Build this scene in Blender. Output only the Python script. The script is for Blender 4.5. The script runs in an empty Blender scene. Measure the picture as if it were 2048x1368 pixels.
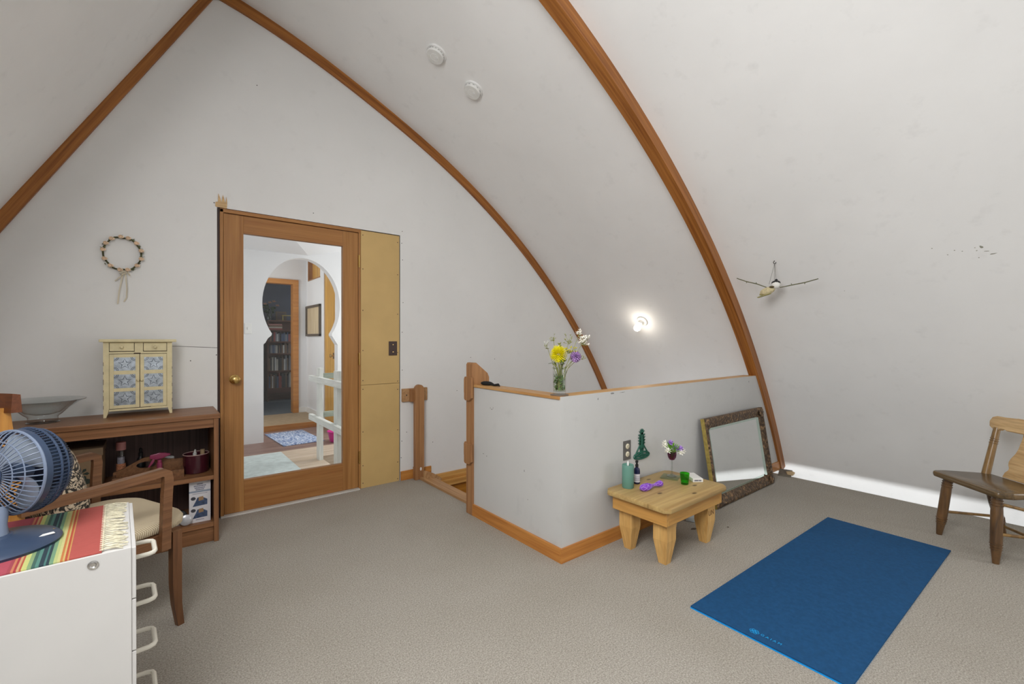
import bpy, bmesh, math, random
from mathutils import Vector, Matrix, Euler
random.seed(7)
PI = math.pi
sc = bpy.context.scene
COL = sc.collection

# ------------------------------------------------------------------ materials
MATS = {}
def nodes_of(name):
    m = bpy.data.materials.new(name); m.use_nodes = True
    nt = m.node_tree; b = nt.nodes['Principled BSDF']
    return m, nt, b
def lnk(nt, a, b): nt.links.new(a, b)
def ramp(nt, fac, stops):
    r = nt.nodes.new('ShaderNodeValToRGB')
    e = r.color_ramp.elements
    while len(e) < len(stops): e.new(0.5)
    for i, (p, c) in enumerate(stops):
        e[i].position = p; e[i].color = (c[0], c[1], c[2], 1)
    lnk(nt, fac, r.inputs[0]); return r.outputs[0]
def coords(nt, scale=(1, 1, 1), kind='Object', rot=(0, 0, 0)):
    t = nt.nodes.new('ShaderNodeTexCoord'); mp = nt.nodes.new('ShaderNodeMapping')
    mp.inputs['Scale'].default_value = scale; mp.inputs['Rotation'].default_value = rot
    lnk(nt, t.outputs[kind], mp.inputs['Vector']); return mp.outputs[0]
def noise(nt, vec, scale, detail=4, rough=.55, dist=0):
    n = nt.nodes.new('ShaderNodeTexNoise')
    n.inputs['Scale'].default_value = scale; n.inputs['Detail'].default_value = detail
    n.inputs['Roughness'].default_value = rough; n.inputs['Distortion'].default_value = dist
    lnk(nt, vec, n.inputs['Vector']); return n.outputs['Fac']
def bump(nt, b, h, strength, dist=.002):
    n = nt.nodes.new('ShaderNodeBump'); n.inputs['Strength'].default_value = strength
    n.inputs['Distance'].default_value = dist
    lnk(nt, h, n.inputs['Height']); lnk(nt, n.outputs[0], b.inputs['Normal'])
def mixc(nt, fac, a, c, mode='MIX'):
    n = nt.nodes.new('ShaderNodeMix'); n.data_type = 'RGBA'; n.blend_type = mode
    if isinstance(fac, (int, float)): n.inputs[0].default_value = fac
    else: lnk(nt, fac, n.inputs[0])
    for s, v in ((6, a), (7, c)):
        if isinstance(v, tuple): n.inputs[s].default_value = (*v, 1)
        else: lnk(nt, v, n.inputs[s])
    return n.outputs[2]
def plain(name, c, rough=.5, metal=0, var=.06, vs=12, spec=.4, bmp=0):
    if name in MATS: return MATS[name]
    m, nt, b = nodes_of(name)
    f = noise(nt, coords(nt), vs, 3)
    lo = tuple(max(0, x*(1-var)) for x in c); hi = tuple(min(1, x*(1+var)) for x in c)
    lnk(nt, ramp(nt, f, [(.3, lo), (.7, hi)]), b.inputs['Base Color'])
    b.inputs['Roughness'].default_value = rough; b.inputs['Metallic'].default_value = metal
    b.inputs['Specular IOR Level'].default_value = spec
    if bmp: bump(nt, b, noise(nt, coords(nt), vs*8, 2), bmp)
    MATS[name] = m; return m
def wood(name, lo, hi, axis=0, rough=.45, across=38, along=1.6, kind='Object', knots=0, dist=.6, spec=.35, flat=False):
    if name in MATS: return MATS[name]
    m, nt, b = nodes_of(name)
    s = [across]*3; s[axis] = along
    v = coords(nt, tuple(s), kind)
    f = noise(nt, v, 1.0, 6, .6, dist)
    s2 = [across*4]*3; s2[axis] = along*3
    g = noise(nt, coords(nt, tuple(s2), kind), 1.0, 2)
    mid = tuple((a+c)/2 for a, c in zip(lo, hi))
    col = ramp(nt, f, [(.3, lo), (.5, mid), (.72, hi)])
    fine = ramp(nt, g, [(.35, (.8, .8, .8)), (.65, (1, 1, 1))])
    col = mixc(nt, .7, col, fine, 'MULTIPLY')
    if knots:
        vo = nt.nodes.new('ShaderNodeTexVoronoi'); vo.inputs['Scale'].default_value = knots
        if flat: vo.voronoi_dimensions = '2D'
        sk = [1.0]*3; sk[axis] = .5
        lnk(nt, coords(nt, tuple(sk), kind), vo.inputs['Vector'])
        k = ramp(nt, vo.outputs['Distance'], [(.05, (1, 1, 1)), (.10, (0, 0, 0))])
        col = mixc(nt, k, col, tuple(x*.35 for x in lo))
    lnk(nt, col, b.inputs['Base Color'])
    b.inputs['Roughness'].default_value = rough; b.inputs['Specular IOR Level'].default_value = spec
    bump(nt, b, g, .08, .001)
    MATS[name] = m; return m
def glass(name, c=(1, 1, 1), rough=0.0, ior=1.45):
    if name in MATS: return MATS[name]
    m, nt, b = nodes_of(name)
    b.inputs['Base Color'].default_value = (*c, 1); b.inputs['Roughness'].default_value = rough
    b.inputs['Transmission Weight'].default_value = 1; b.inputs['IOR'].default_value = ior
    MATS[name] = m; return m
def thin(name, c=(1, 1, 1), refl=1.0):   # thin sheet: straight transmission plus a Fresnel reflection
    if name in MATS: return MATS[name]
    m = bpy.data.materials.new(name); m.use_nodes = True; nt = m.node_tree
    nt.nodes.remove(nt.nodes['Principled BSDF']); out = nt.nodes['Material Output']
    t = nt.nodes.new('ShaderNodeBsdfTransparent'); t.inputs[0].default_value = (*c, 1)
    g = nt.nodes.new('ShaderNodeBsdfGlossy'); g.inputs['Roughness'].default_value = .02
    lw = nt.nodes.new('ShaderNodeLayerWeight'); lw.inputs[0].default_value = .5
    pw = nt.nodes.new('ShaderNodeMath'); pw.operation = 'POWER'; pw.inputs[1].default_value = 4; lnk(nt, lw.outputs['Facing'], pw.inputs[0])
    f = nt.nodes.new('ShaderNodeMath'); f.operation = 'MULTIPLY_ADD'; f.inputs[1].default_value = .55*refl; f.inputs[2].default_value = .035*refl; lnk(nt, pw.outputs[0], f.inputs[0])
    x = nt.nodes.new('ShaderNodeMixShader'); lnk(nt, f.outputs[0], x.inputs[0]); lnk(nt, t.outputs[0], x.inputs[1]); lnk(nt, g.outputs[0], x.inputs[2])
    lnk(nt, x.outputs[0], out.inputs[0]); MATS[name] = m; return m
def emit(name, c, s):
    if name in MATS: return MATS[name]
    m, nt, b = nodes_of(name)
    b.inputs['Base Color'].default_value = (*c, 1)
    b.inputs['Emission Color'].default_value = (*c, 1); b.inputs['Emission Strength'].default_value = s
    MATS[name] = m; return m
def wallpaint(name, c, smudge=.5):
    if name in MATS: return MATS[name]
    m, nt, b = nodes_of(name)
    v = coords(nt)
    f = noise(nt, v, 1.3, 5, .6); g = noise(nt, v, 9, 4, .6)
    k = ramp(nt, f, [(.3, tuple(x*.94 for x in c)), (.65, c)])
    d = ramp(nt, g, [(.60, (1, 1, 1)), (.85, (1-.14*smudge,)*3)])
    k = mixc(nt, 1.0, k, d, 'MULTIPLY')
    lnk(nt, k, b.inputs['Base Color'])
    b.inputs['Roughness'].default_value = .6; b.inputs['Specular IOR Level'].default_value = .25
    bump(nt, b, noise(nt, v, 55, 3), .05, .002)
    MATS[name] = m; return m
def carpet(name):
    m, nt, b = nodes_of(name)
    v = coords(nt)
    vo = nt.nodes.new('ShaderNodeTexVoronoi'); vo.inputs['Scale'].default_value = 210
    lnk(nt, coords(nt, (1, 1.5, 1)), vo.inputs['Vector'])
    f = noise(nt, v, 170, 3, .7); big = noise(nt, v, 1.6, 4)
    c1 = ramp(nt, f, [(.32, (.26, .238, .205)), (.5, (.40, .372, .326)), (.68, (.535, .505, .452))])
    c2 = ramp(nt, vo.outputs['Distance'], [(.0, (1, 1, 1)), (.9, (.72, .71, .70))])
    c = mixc(nt, .6, c1, c2, 'MULTIPLY')
    st = ramp(nt, big, [(.3, (.92, .91, .89)), (.6, (1, 1, 1))])
    c = mixc(nt, 1.0, c, st, 'MULTIPLY')
    lnk(nt, c, b.inputs['Base Color']); b.inputs['Roughness'].default_value = .95
    b.inputs['Specular IOR Level'].default_value = .1
    bump(nt, b, vo.outputs['Distance'], .35, .003)
    MATS[name] = m; return m

M_wall = wallpaint('white wall paint', (.765, .762, .752))
M_vault = wallpaint('vault paint', (.87, .87, .865), .7)
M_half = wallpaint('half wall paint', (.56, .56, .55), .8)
M_carpet = carpet('beige loop carpet')
M_rib = wood('varnished fir rib', (.20, .062, .012), (.47, .19, .045), 0, .4, 45, 1.2, 'UV')
M_door = wood('fir door vertical', (.30, .125, .035), (.47, .235, .075), 2, .4, 28, .9)
M_doorh = wood('fir door horizontal', (.29, .115, .032), (.43, .205, .065), 0, .4, 28, .9)
M_mustard = plain('primed mustard board', (.57, .39, .16), .55, var=.08, vs=3)
M_trim = wood('amber trim along x', (.42, .15, .03), (.64, .29, .07), 0, .4, 40, 1.4)
M_trimy = wood('amber trim along y', (.42, .15, .03), (.64, .29, .07), 1, .4, 40, 1.4)
M_cap = wood('amber cap', (.48, .22, .05), (.72, .42, .13), 0, .4, 40, 1.4)
M_capy = wood('amber cap y', (.40, .19, .06), (.62, .36, .14), 1, .4, 40, 1.4)
M_post = wood('weathered post', (.26, .115, .045), (.47, .245, .105), 2, .5, 40, 1.5, knots=5)
M_kerb = wood('worn sill', (.36, .19, .08), (.56, .34, .17), 1, .5, 30, 1.5)
M_pine = wood('knotty pine', (.38, .235, .085), (.56, .40, .165), 0, .42, 22, 1.4, knots=8, flat=True)
M_apron = wood('orange pine apron', (.46, .22, .055), (.68, .38, .11), 0, .42, 22, 1.4, knots=7)
M_piney = wood('knotty pine along y', (.46, .22, .055), (.68, .38, .11), 1, .42, 22, 1.4, knots=7)
M_pinev = wood('pine leg', (.55, .30, .09), (.78, .49, .18), 2, .42, 26, 2)
M_shelf = wood('walnut veneer', (.17, .072, .03), (.33, .155, .068), 0, .4, 60, 1.5)
M_shelfv = wood('walnut veneer upright', (.17, .07, .03), (.31, .145, .062), 2, .4, 60, 1.5)
M_shelfback = wood('dark back panel', (.05, .028, .024), (.13, .075, .062), 2, .5, 80, .8)
M_teak = wood('teak armchair', (.12, .052, .023), (.26, .122, .054), 1, .38, 50, 2)
M_teakv = wood('teak upright', (.10, .041, .018), (.215, .098, .042), 2, .38, 50, 2)
M_amberv = wood('amber upright', (.42, .17, .03), (.66, .32, .07), 2, .35, 40, 1.5)
M_dark = wood('dark old seat', (.06, .036, .013), (.19, .115, .045), 0, .26, 30, 2, spec=.6)
M_darkv = wood('dark turned leg', (.035, .019, .010), (.21, .105, .036), 2, .3, 24, 5, spec=.6)
M_goldv = wood('golden turned post', (.13, .068, .02), (.36, .21, .07), 2, .3, 24, 4, spec=.6)
M_pale = wood('worn pale backrest', (.46, .27, .11), (.74, .52, .27), 0, .45, 26, 3, dist=1.5)
M_cream = plain('cream chipped paint', (.66, .575, .345), .5, var=.08, vs=25)
M_black = plain('black plastic', (.012, .012, .013), .4)
M_brown = plain('dark brown plate', (.05, .025, .02), .35)
M_grey = plain('grey plate', (.11, .105, .10), .4)
M_ivory = plain('ivory plastic', (.72, .66, .5), .4)
M_white = plain('white plastic', (.78, .78, .77), .45)
M_offwhite = plain('off white laminate', (.58, .57, .555), .4, var=.03, vs=4)
M_handle = plain('white wire handle', (.74, .71, .62), .35)
M_brass = plain('brass', (.62, .42, .15), .25, 1)
M_chrome = plain('chrome', (.75, .75, .75), .15, 1)
M_steel = plain('galvanised tin', (.40, .44, .48), .33, 1, var=.3, vs=30)
M_tinline = plain('tin groove', (.10, .12, .15), .4, .6)
M_nail = plain('nail hole', (.05, .04, .035), .9)
M_glass = thin('clear glass', (.955, .965, .96))
M_mirror = plain('mirror silver', (.86, .88, .87), .01, 1, var=.01)
M_matblue = plain('blue yoga mat', (.010, .068, .175), .75, var=.12, vs=60, spec=.2, bmp=.15)
M_matedge = plain('bright blue mat underside', (.0, .30, .75), .6)
M_logo = plain('light blue print', (.0, .34, .72), .6)
M_teal = plain('teal wax', (.12, .27, .22), .55, var=.05)
M_flame = plain('white plastic flame', (.85, .85, .82), .3)
M_navy = plain('cobalt bottle glass', (.005, .008, .05), .08, spec=.6)
M_paper = plain('paper label', (.72, .70, .73), .7)
M_ink = plain('grey ink', (.16, .16, .22), .7)
M_purple = plain('purple ribbon', (.22, .06, .50), .6, var=.4, vs=160)
M_lilac = plain('lilac petal', (.38, .22, .62), .6, var=.25, vs=40)
M_yellow = plain('yellow petal', (.80, .72, .01), .55, var=.15, vs=60)
M_whitepetal = plain('white petal', (.82, .80, .72), .6)
M_stem = plain('green stem', (.24, .25, .08), .6, var=.3, vs=60)
M_leaf = plain('fresh green leaf', (.14, .36, .03), .5, var=.3, vs=50)
M_olive = plain('olive seed head', (.28, .30, .06), .6, var=.3, vs=60)
M_decal = plain('dark green metal', (.012, .10, .065), .4, var=.15, vs=30)
M_gold = plain('antique gilt edge', (.50, .38, .11), .35, .7, var=.25, vs=40)
M_wine = thin('amethyst glass', (.62, .38, .50), 1.5)
M_cutglass = thin('cut glass', (.90, .92, .92), 2.6)
M_greeng = thin('green glass', (.22, .80, .12), 1.3)
M_twig = plain('twig', (.12, .12, .06), .8, var=.3, vs=60)
M_blk = M_black

# ------------------------------------------------------------------ mesh builder
class B:
    def __init__(s, o=(0, 0, 0)):
        s.bm = bmesh.new(); s.mi = 0; s.o = Vector(o); s.uv = s.bm.loops.layers.uv.new('UVMap')
    def _add(s, vs, fs, M=None):
        out = []
        for v in vs:
            v = Vector(v)
            if M is not None: v = M @ v
            out.append(s.bm.verts.new(v - s.o))
        nf = []
        for f in fs:
            try:
                q = s.bm.faces.new([out[i] for i in f]); q.material_index = s.mi; nf.append(q)
            except ValueError: pass
        return out, nf
    def _bev(s, nf, bev, seg=2):
        if not bev: return
        ed = list({e for f in nf for e in f.edges})
        r = bmesh.ops.bevel(s.bm, geom=ed, offset=bev, segments=seg, affect='EDGES', profile=.5)
        for f in r['faces']: f.material_index = s.mi
    def box(s, x0, x1, y0, y1, z0, z1, bev=0, M=None):
        v = [(x, y, z) for z in (z0, z1) for y in (y0, y1) for x in (x0, x1)]
        f = [(0, 2, 3, 1), (4, 5, 7, 6), (0, 1, 5, 4), (2, 6, 7, 3), (0, 4, 6, 2), (1, 3, 7, 5)]
        _, nf = s._add(v, f, M); s._bev(nf, bev); return s
    def prism(s, pts, ax, a0, a1, bev=0, M=None):
        n = len(pts)
        def P(p, a):
            return (a, p[0], p[1]) if ax == 0 else (p[0], a, p[1]) if ax == 1 else (p[0], p[1], a)
        v = [P(p, a0) for p in pts] + [P(p, a1) for p in pts]
        f = [tuple(range(n)), tuple(range(2*n-1, n-1, -1))] + [(i, i+n, (i+1) % n+n, (i+1) % n) for i in range(n)]
        _, nf = s._add(v, f, M); s._bev(nf, bev); return s
    def lathe(s, prof, n=24, M=None, c=(0, 0, 0), close=True):
        v = []; f = []
        for r, z in prof:
            for k in range(n):
                a = 2*PI*k/n; v.append((c[0]+max(r, 1e-5)*math.cos(a), c[1]+max(r, 1e-5)*math.sin(a), c[2]+z))
        for i in range(len(prof)-1):
            for k in range(n):
                f.append((i*n+k, i*n+(k+1) % n, (i+1)*n+(k+1) % n, (i+1)*n+k))
        if close:
            f.append(tuple(range(n-1, -1, -1))); m = (len(prof)-1)*n; f.append(tuple(range(m, m+n)))
        s._add(v, f, M); return s
    def tube(s, pts, r, n=8, closed=False, M=None):
        pts = [Vector(p) for p in pts]; m = len(pts)
        rs = r if isinstance(r, (list, tuple)) else [r]*m
        v = []; f = []
        up = None
        for i, p in enumerate(pts):
            a = pts[(i-1) % m] if (i > 0 or closed) else p; b = pts[(i+1) % m] if (i < m-1 or closed) else p
            t = (b-a).normalized() if (b-a).length > 1e-9 else Vector((0, 0, 1))
            if up is None:
                up = Vector((0, 0, 1)) if abs(t.z) < .9 else Vector((1, 0, 0))
            u = (up - t*up.dot(t))
            if u.length < 1e-4: u = t.orthogonal()
            u.normalize(); up = u; w = t.cross(u)
            for k in range(n):
                q = 2*PI*k/n; v.append(p + (u*math.cos(q)+w*math.sin(q))*rs[i])
        for i in range(m if closed else m-1):
            j = (i+1) % m
            for k in range(n): f.append((i*n+k, i*n+(k+1) % n, j*n+(k+1) % n, j*n+k))
        if not closed:
            f.append(tuple(range(n-1, -1, -1))); f.append(tuple(range((m-1)*n, m*n)))
        s._add(v, f, M); return s
    def sph(s, c, r, n=12, M=None):
        if not isinstance(r, (tuple, list)): r = (r, r, r)
        v = [(c[0], c[1], c[2]-r[2])]; f = []; h = max(4, n//2)
        for i in range(1, h):
            a = PI*i/h - PI/2
            for k in range(n):
                q = 2*PI*k/n
                v.append((c[0]+r[0]*math.cos(a)*math.cos(q), c[1]+r[1]*math.cos(a)*math.sin(q), c[2]+r[2]*math.sin(a)))
        v.append((c[0], c[1], c[2]+r[2])); L = len(v)-1
        for k in range(n):
            f.append((0, 1+(k+1) % n, 1+k)); f.append((L, L-n+k, L-n+(k+1) % n))
        for i in range(h-2):
            for k in range(n): f.append((1+i*n+k, 1+i*n+(k+1) % n, 1+(i+1)*n+(k+1) % n, 1+(i+1)*n+k))
        s._add(v, f, M); return s
    def sweep(s, rings, uvs=None, caps=True):
        n = len(rings[0]); v = [p for r in rings for p in r]; f = []
        for i in range(len(rings)-1):
            for k in range(n): f.append((i*n+k, i*n+(k+1) % n, (i+1)*n+(k+1) % n, (i+1)*n+k))
        out, nf = s._add(v, f)
        L = 0
        for i in range(len(rings)-1):
            l2 = L + (Vector(rings[i+1][0])-Vector(rings[i][0])).length
            for k in range(n):
                q = nf[i*n+k]
                for lp, (a, b) in zip(q.loops, ((L, k*.09), (L, k*.09+.085), (l2, k*.09+.085), (l2, k*.09))): lp[s.uv].uv = (a, b)
            L = l2
        if caps: s._add(rings[0], [tuple(range(n))]); s._add(rings[-1], [tuple(range(n))])
        return s
    def build(s, name, mats, parent=None, smooth=35):
        bmesh.ops.remove_doubles(s.bm, verts=s.bm.verts, dist=1e-6)
        bmesh.ops.recalc_face_normals(s.bm, faces=s.bm.faces)
        me = bpy.data.meshes.new(name); s.bm.to_mesh(me); s.bm.free()
        for m in (mats if isinstance(mats, (list, tuple)) else [mats]): me.materials.append(m)
        if smooth:
            for p in me.polygons: p.use_smooth = True
            me.set_sharp_from_angle(angle=math.radians(smooth))
        o = bpy.data.objects.new(name, me); COL.objects.link(o)
        if parent is not None: o.parent = parent
        return o
def tag(o, label, cat, group=None, kind=None):
    o['label'] = label; o['category'] = cat
    if group: o['group'] = group
    if kind: o['kind'] = kind
    return o
def struct(o, label, cat): return tag(o, label, cat, None, 'structure')
def thing(name, label, cat, loc=(0, 0, 0), rz=0, group=None):
    o = bpy.data.objects.new(name, None); COL.objects.link(o)
    o.empty_display_size = .05; o.location = loc; o.rotation_euler = (0, 0, rz)
    return tag(o, label, cat, group)
def RZ(a): return Matrix.Rotation(a, 4, 'Z')
def T(*p): return Matrix.Translation(p)
def along(p, d):   # matrix taking +z to direction d at p
    return T(*p) @ Vector(d).to_track_quat('Z', 'Y').to_matrix().to_4x4()
def text_mesh(name, s, size, mat, parent, M, ext=.0004):
    cu = bpy.data.curves.new(name, 'FONT'); cu.body = s; cu.size = size; cu.extrude = ext; cu.align_x = 'LEFT'
    tmp = bpy.data.objects.new(name, cu); COL.objects.link(tmp)
    bpy.context.view_layer.update()
    me = bpy.data.meshes.new_from_object(tmp.evaluated_get(bpy.context.evaluated_depsgraph_get()))
    bpy.data.objects.remove(tmp); bpy.data.curves.remove(cu)
    me.materials.clear(); me.materials.append(mat); me.transform(M)
    o = bpy.data.objects.new(name, me); COL.objects.link(o); o.parent = parent; return o

# ------------------------------------------------------------------ room shell
YD, YB = 3.563, -2.3            # door wall, rear wall
CX, CZ = -.97, -2.505           # centre of the arch
def adj(x):
    t = min(1, max(0, (1.7-x)/1.3)); return .042*t*t*(3-2*t)
def arcp(R, z):                 # point of the curved side at height z
    x = CX + math.sqrt(max(0, R*R-(z-CZ)**2))
    for _ in range(4): x = CX + math.sqrt(max(0, (R+adj(x))**2-(z-CZ)**2))
    return x
RX, RZt = .327, 3.518           # ridge
def arc_pts(R, z0=-2.4, n=56, top=True):
    out = []
    a0 = math.asin((z0-CZ)/R)
    x_end = RX
    a1 = math.acos((RX-CX)/(R+adj(RX)))
    for i in range(n+1):
        a = a0+(a1-a0)*i/n
        x = CX+R*math.cos(a); r = R+adj(x); out.append((CX+r*math.cos(a), CZ+r*math.sin(a)))
    return out
SL = 1.744
def leftx(z, off=0): return RX-(RZt-z)/SL - off
inner = arc_pts(6.12); outer = arc_pts(6.19)
# floor (carpet) with the stair opening
b = B()
b.box(-1.62, 4.352, YB, 1.82, -.2, 0); b.box(-1.62, 1.80, 1.82, 2.60, -.2, 0); b.box(-1.62, 1.784, 2.60, 3.56, -.2, 0)
struct(b.build('floor', M_carpet, smooth=0), 'beige loop pile carpet floor of the attic room', 'floor')
b = B(); b.box(-2.4, 5.4, YB, 3.7, -2.5, -2.4)
struct(b.build('floor_lower', plain('lower floor', (.3, .25, .2)), smooth=0), 'floor of the storey below seen through gaps', 'floor')
# curved vault
b = B()
rin = [(x, z) for x, z in inner]; rout = [(x, z) for x, z in outer]
prof = rin + rout[::-1]
b.prism(prof, 1, YB, 3.75)
struct(b.build('ceiling', M_vault, smooth=20), 'white curved vault forming right wall and ceiling', 'ceiling')
b = B()
WL = (1.65, 2.85, -1.05, 1.65)    # roof window added in the left slope for fill light: z0, z1, y0, y1
def slope(z0, z1, y0, y1): b.prism([(leftx(z0), z0), (leftx(z1), z1), (leftx(z1)-.08, z1), (leftx(z0)-.08, z0)], 1, y0, y1)
slope(-.3, WL[0], YB, 3.75); slope(WL[1], 3.56, YB, 3.75); slope(WL[0], WL[1], YB, WL[2]); slope(WL[0], WL[1], WL[3], 3.75)
struct(b.build('wall_left', M_vault, smooth=0), 'white steep sloping wall on the left under the rafter', 'wall')
# door wall
pts = [(leftx(-.3)-.03, -.3), (.345, -.3), (.345, 2.064), (1.642, 2.064), (1.642, -2.4)]
pts += [(x+.02, z+.0) for x, z in arc_pts(6.14)] + [(RX, RZt+.03)]
b = B(); b.prism(pts, 1, YD, YD+.13)
wall_back = struct(b.build('wall_back', M_wall, smooth=0), 'white plasterboard gable wall around the glazed door', 'wall')
# rear gable with a window opening added for fill light (behind the camera)
pts = [(leftx(-2.4)-.03, -2.4)] + [(x+.02, z) for x, z in arc_pts(6.14)] + [(RX, RZt+.03)]
wx0, wx1, wz0, wz1 = -.45, .95, .80, 2.10
def arch_between(x0, x1, zlow):  # polygon of the gable between two x
    top = []
    n = 24
    for i in range(n+1):
        x = x0+(x1-x0)*i/n
        if x <= RX: z = RZt-(RX-x)*SL
        else: z = CZ+math.sqrt(max(0, (6.14+adj(x))**2-(x-CX)**2))
        top.append((x, z))
    return [(x0, zlow), (x1, zlow)] + top[::-1]
b = B()
b.prism(arch_between(-1.65, wx0, -2.4), 1, YB-.12, YB); b.prism(arch_between(wx1, 4.6, -2.4), 1, YB-.12, YB)
b.prism(arch_between(wx0, wx1, wz1), 1, YB-.12, YB); b.prism([(wx0, -2.4), (wx1, -2.4), (wx1, wz0), (wx0, wz0)], 1, YB-.12, YB)
struct(b.build('wall_front', M_wall, smooth=0), 'white gable wall with an added wide window behind the viewer', 'wall')
b = B()
for x in (wx0+.03, (wx0+wx1)/2, wx1-.03): b.box(x-.03, x+.03, YB-.09, YB-.03, wz0, wz1)
for z in (wz0+.03, wz1-.03): b.box(wx0, wx1, YB-.09, YB-.03, z-.03, z+.03)
win = struct(b.build('added_window_1', M_white, smooth=0), 'added wide white framed window behind the viewer', 'window')  # unseen window, added to carry the rear fill lamp

b = B()
for z in (WL[0]+.03, WL[1]-.03): b.prism([(leftx(z-.03)-.02, z-.03), (leftx(z+.03)-.02, z+.03), (leftx(z+.03)-.06, z+.03), (leftx(z-.03)-.06, z-.03)], 1, WL[2], WL[3])
for y_ in (WL[2], (WL[2]+WL[3])/2-.025, WL[3]-.05): b.prism([(leftx(WL[0])-.02, WL[0]), (leftx(WL[1])-.02, WL[1]), (leftx(WL[1])-.06, WL[1]), (leftx(WL[0])-.06, WL[0])], 1, y_, y_+.05)
struct(b.build('added_window_3', M_white, smooth=0), 'added white framed roof window in the left slope beside the viewer', 'window')  # unseen roof window, added to carry the main fill lamp
b = B()
Mw = along((4.04, -1.35, 1.0), (-.815, 0, -.57))
b.box(-.50, .50, -.64, .64, -.02, -.005, 0, Mw)
for a_ in (-.50, .46): b.box(a_, a_+.04, -.64, .64, -.005, .02, 0, Mw)
for a_ in (-.64, -.02, .60): b.box(-.5, .5, a_, a_+.04, -.005, .02, 0, Mw)
struct(b.build('added_window_4', M_white, smooth=0), 'added white framed low window pane on the vault behind the viewer', 'window')  # opaque unseen pane added behind the low fill lamp, no opening cut
# ---- ribs
def rib(name, Rin, Rout, y0, y1, z0, label):
    rings = []
    pin, pout = [], []
    a0 = math.asin((z0-CZ)/Rin)
    a1 = math.acos((RX+.0-CX)/(Rin+adj(RX)))
    n = 90
    for i in range(n+1):
        a = a0+(a1-a0)*i/n
        x = CX+Rin*math.cos(a); d = adj(x)
        p = (CX+(Rin+d)*math.cos(a), CZ+(Rin+d)*math.sin(a)); q = (CX+(Rout+d)*math.cos(a), CZ+(Rout+d)*math.sin(a))
        rings.append([(p[0], y1, p[1]), (p[0], y0, p[1]), (q[0], y0, q[1]), (q[0], y1, q[1])])
    b = B(); b.sweep(rings)
    return struct(b.build(name, M_rib), label, 'rafter')
rib('trim_1', 6.045, 6.15, 3.545, 3.60, -1.2, 'curved varnished wooden rib along the door wall')
rib('trim_2', 6.04, 6.155, 1.692, 1.772, -.02, 'curved varnished wooden rib springing from the half wall')
rings = []
for i in range(31):
    z = -.02+(3.40-.0)*i/30+0
    p = Vector((-.622+(z-1.745)/1.768, z)); nrm = Vector((.871, -.492))
    q = p - nrm*.085
    rings.append([(p.x, 3.60, p.y), (p.x, 3.545, p.y), (q.x, 3.545, q.y), (q.x, 3.60, q.y)])
rings.append([(.331, 3.60, 3.43), (.331, 3.545, 3.43), (.331, 3.545, 3.56), (.331, 3.60, 3.56)])
b = B(); b.sweep(rings); struct(b.build('trim_3', M_rib), 'straight varnished wooden rafter on the left of the door wall', 'rafter')
rings = []
for i in range(31):
    z = 0+3.42*i/30; p = Vector((leftx(z)+.05, z)); q = p+Vector((-.10, .0))
    rings.append([(p.x, 1.772, p.y), (p.x, 1.692, p.y), (q.x, 1.692, q.y), (q.x, 1.772, q.y)])
b = B(); b.sweep(rings); struct(b.build('trim_4', M_rib), 'varnished wooden rafter on the left slope beside the viewer', 'rafter')

# ---- half wall round the stairs
XC, YH = 1.708, 1.7135
def xin(z, R=6.05): return CX+math.sqrt(R*R-(z-CZ)**2)
b = B()
poly = [(XC, 0), (xin(0)+.03, 0)] + [(xin(z)+.03, z) for z in (.2, .4, .6, .8)] + [(xin(.883)+.03, .883), (XC, .883)]
b.prism(poly, 1, YH, YH+.012)
b.prism([(XC, 0), (4.4, 0), (4.4, .2), (4.33, .4), (4.25, .6), (4.17, .8), (4.12, .868), (XC, .868)], 1, YH+.012, YH+.095)
b.box(XC, XC+.105, YH+.095, 2.548, 0, .868)
struct(b.build('wall_stairwell', M_half, smooth=0), 'waist high white half wall around the stairwell', 'wall')
b = B(); b.box(XC+.10, xin(.88)-.005, YH+.012, YH+.107, .868, .884, .002)
struct(b.build('trim_5', M_cap, smooth=0), 'amber wooden cap on the long side of the half wall', 'trim')
b = B(); b.box(XC-.008, XC+.105, YH+.012, 2.545, .8675, .8835, .002)
struct(b.build('trim_6', M_capy, smooth=0), 'amber wooden cap on the short side of the half wall', 'trim')
b = B(); b.box(XC-.013, XC, YH, 2.62, 0, .076)
struct(b.build('baseboard_left', M_trimy, smooth=0), 'amber baseboard on the short face of the half wall', 'baseboard')
b = B(); b.box(XC-.013, xin(.04)-.01, YH-.013, YH, 0, .076)
struct(b.build('baseboard_front', M_trim, smooth=0), 'amber baseboard on the long face of the half wall', 'baseboard')
# scuffs on the half wall and a stain on the carpet
def blot(pts_n, c, u, v, ru, rv, off):
    vs = []
    for k in range(pts_n):
        a = 2*PI*k/pts_n; q = random.uniform(.6, 1.1); vs.append(Vector(c)+Vector(u)*(ru*q*math.cos(a))+Vector(v)*(rv*q*math.sin(a))+Vector(off))
    return vs
b = B()
for (y_, z_, a_, c_) in ((2.345, .742, .012, .004), (2.33, .752, .003, .010), (2.36, .748, .003, .008), (2.437, .438, .010, .003), (2.40, .430, .004, .006), (2.02, .42, .004, .008), (1.99, .26, .004, .003)):
    b._add(blot(9, (XC, y_, z_), (0, 1, 0), (0, 0, 1), a_, c_, (-.0006, 0, 0)), [tuple(range(9))])
for (x_, z_, a_, c_) in ((2.128, .872, .018, .006), (2.22, .872, .03, .002), (2.0, .85, .006, .008), (3.9, .84, .006, .008)):
    b._add(blot(9, (x_, YH, z_), (1, 0, 0), (0, 0, 1), a_, c_, (0, -.0006, 0)), [tuple(range(9))])
b.build('scuff_mark', plain('grey scuff', (.24, .24, .23), .8), bpy.data.objects['wall_stairwell'], 0)
b = B()
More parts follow.
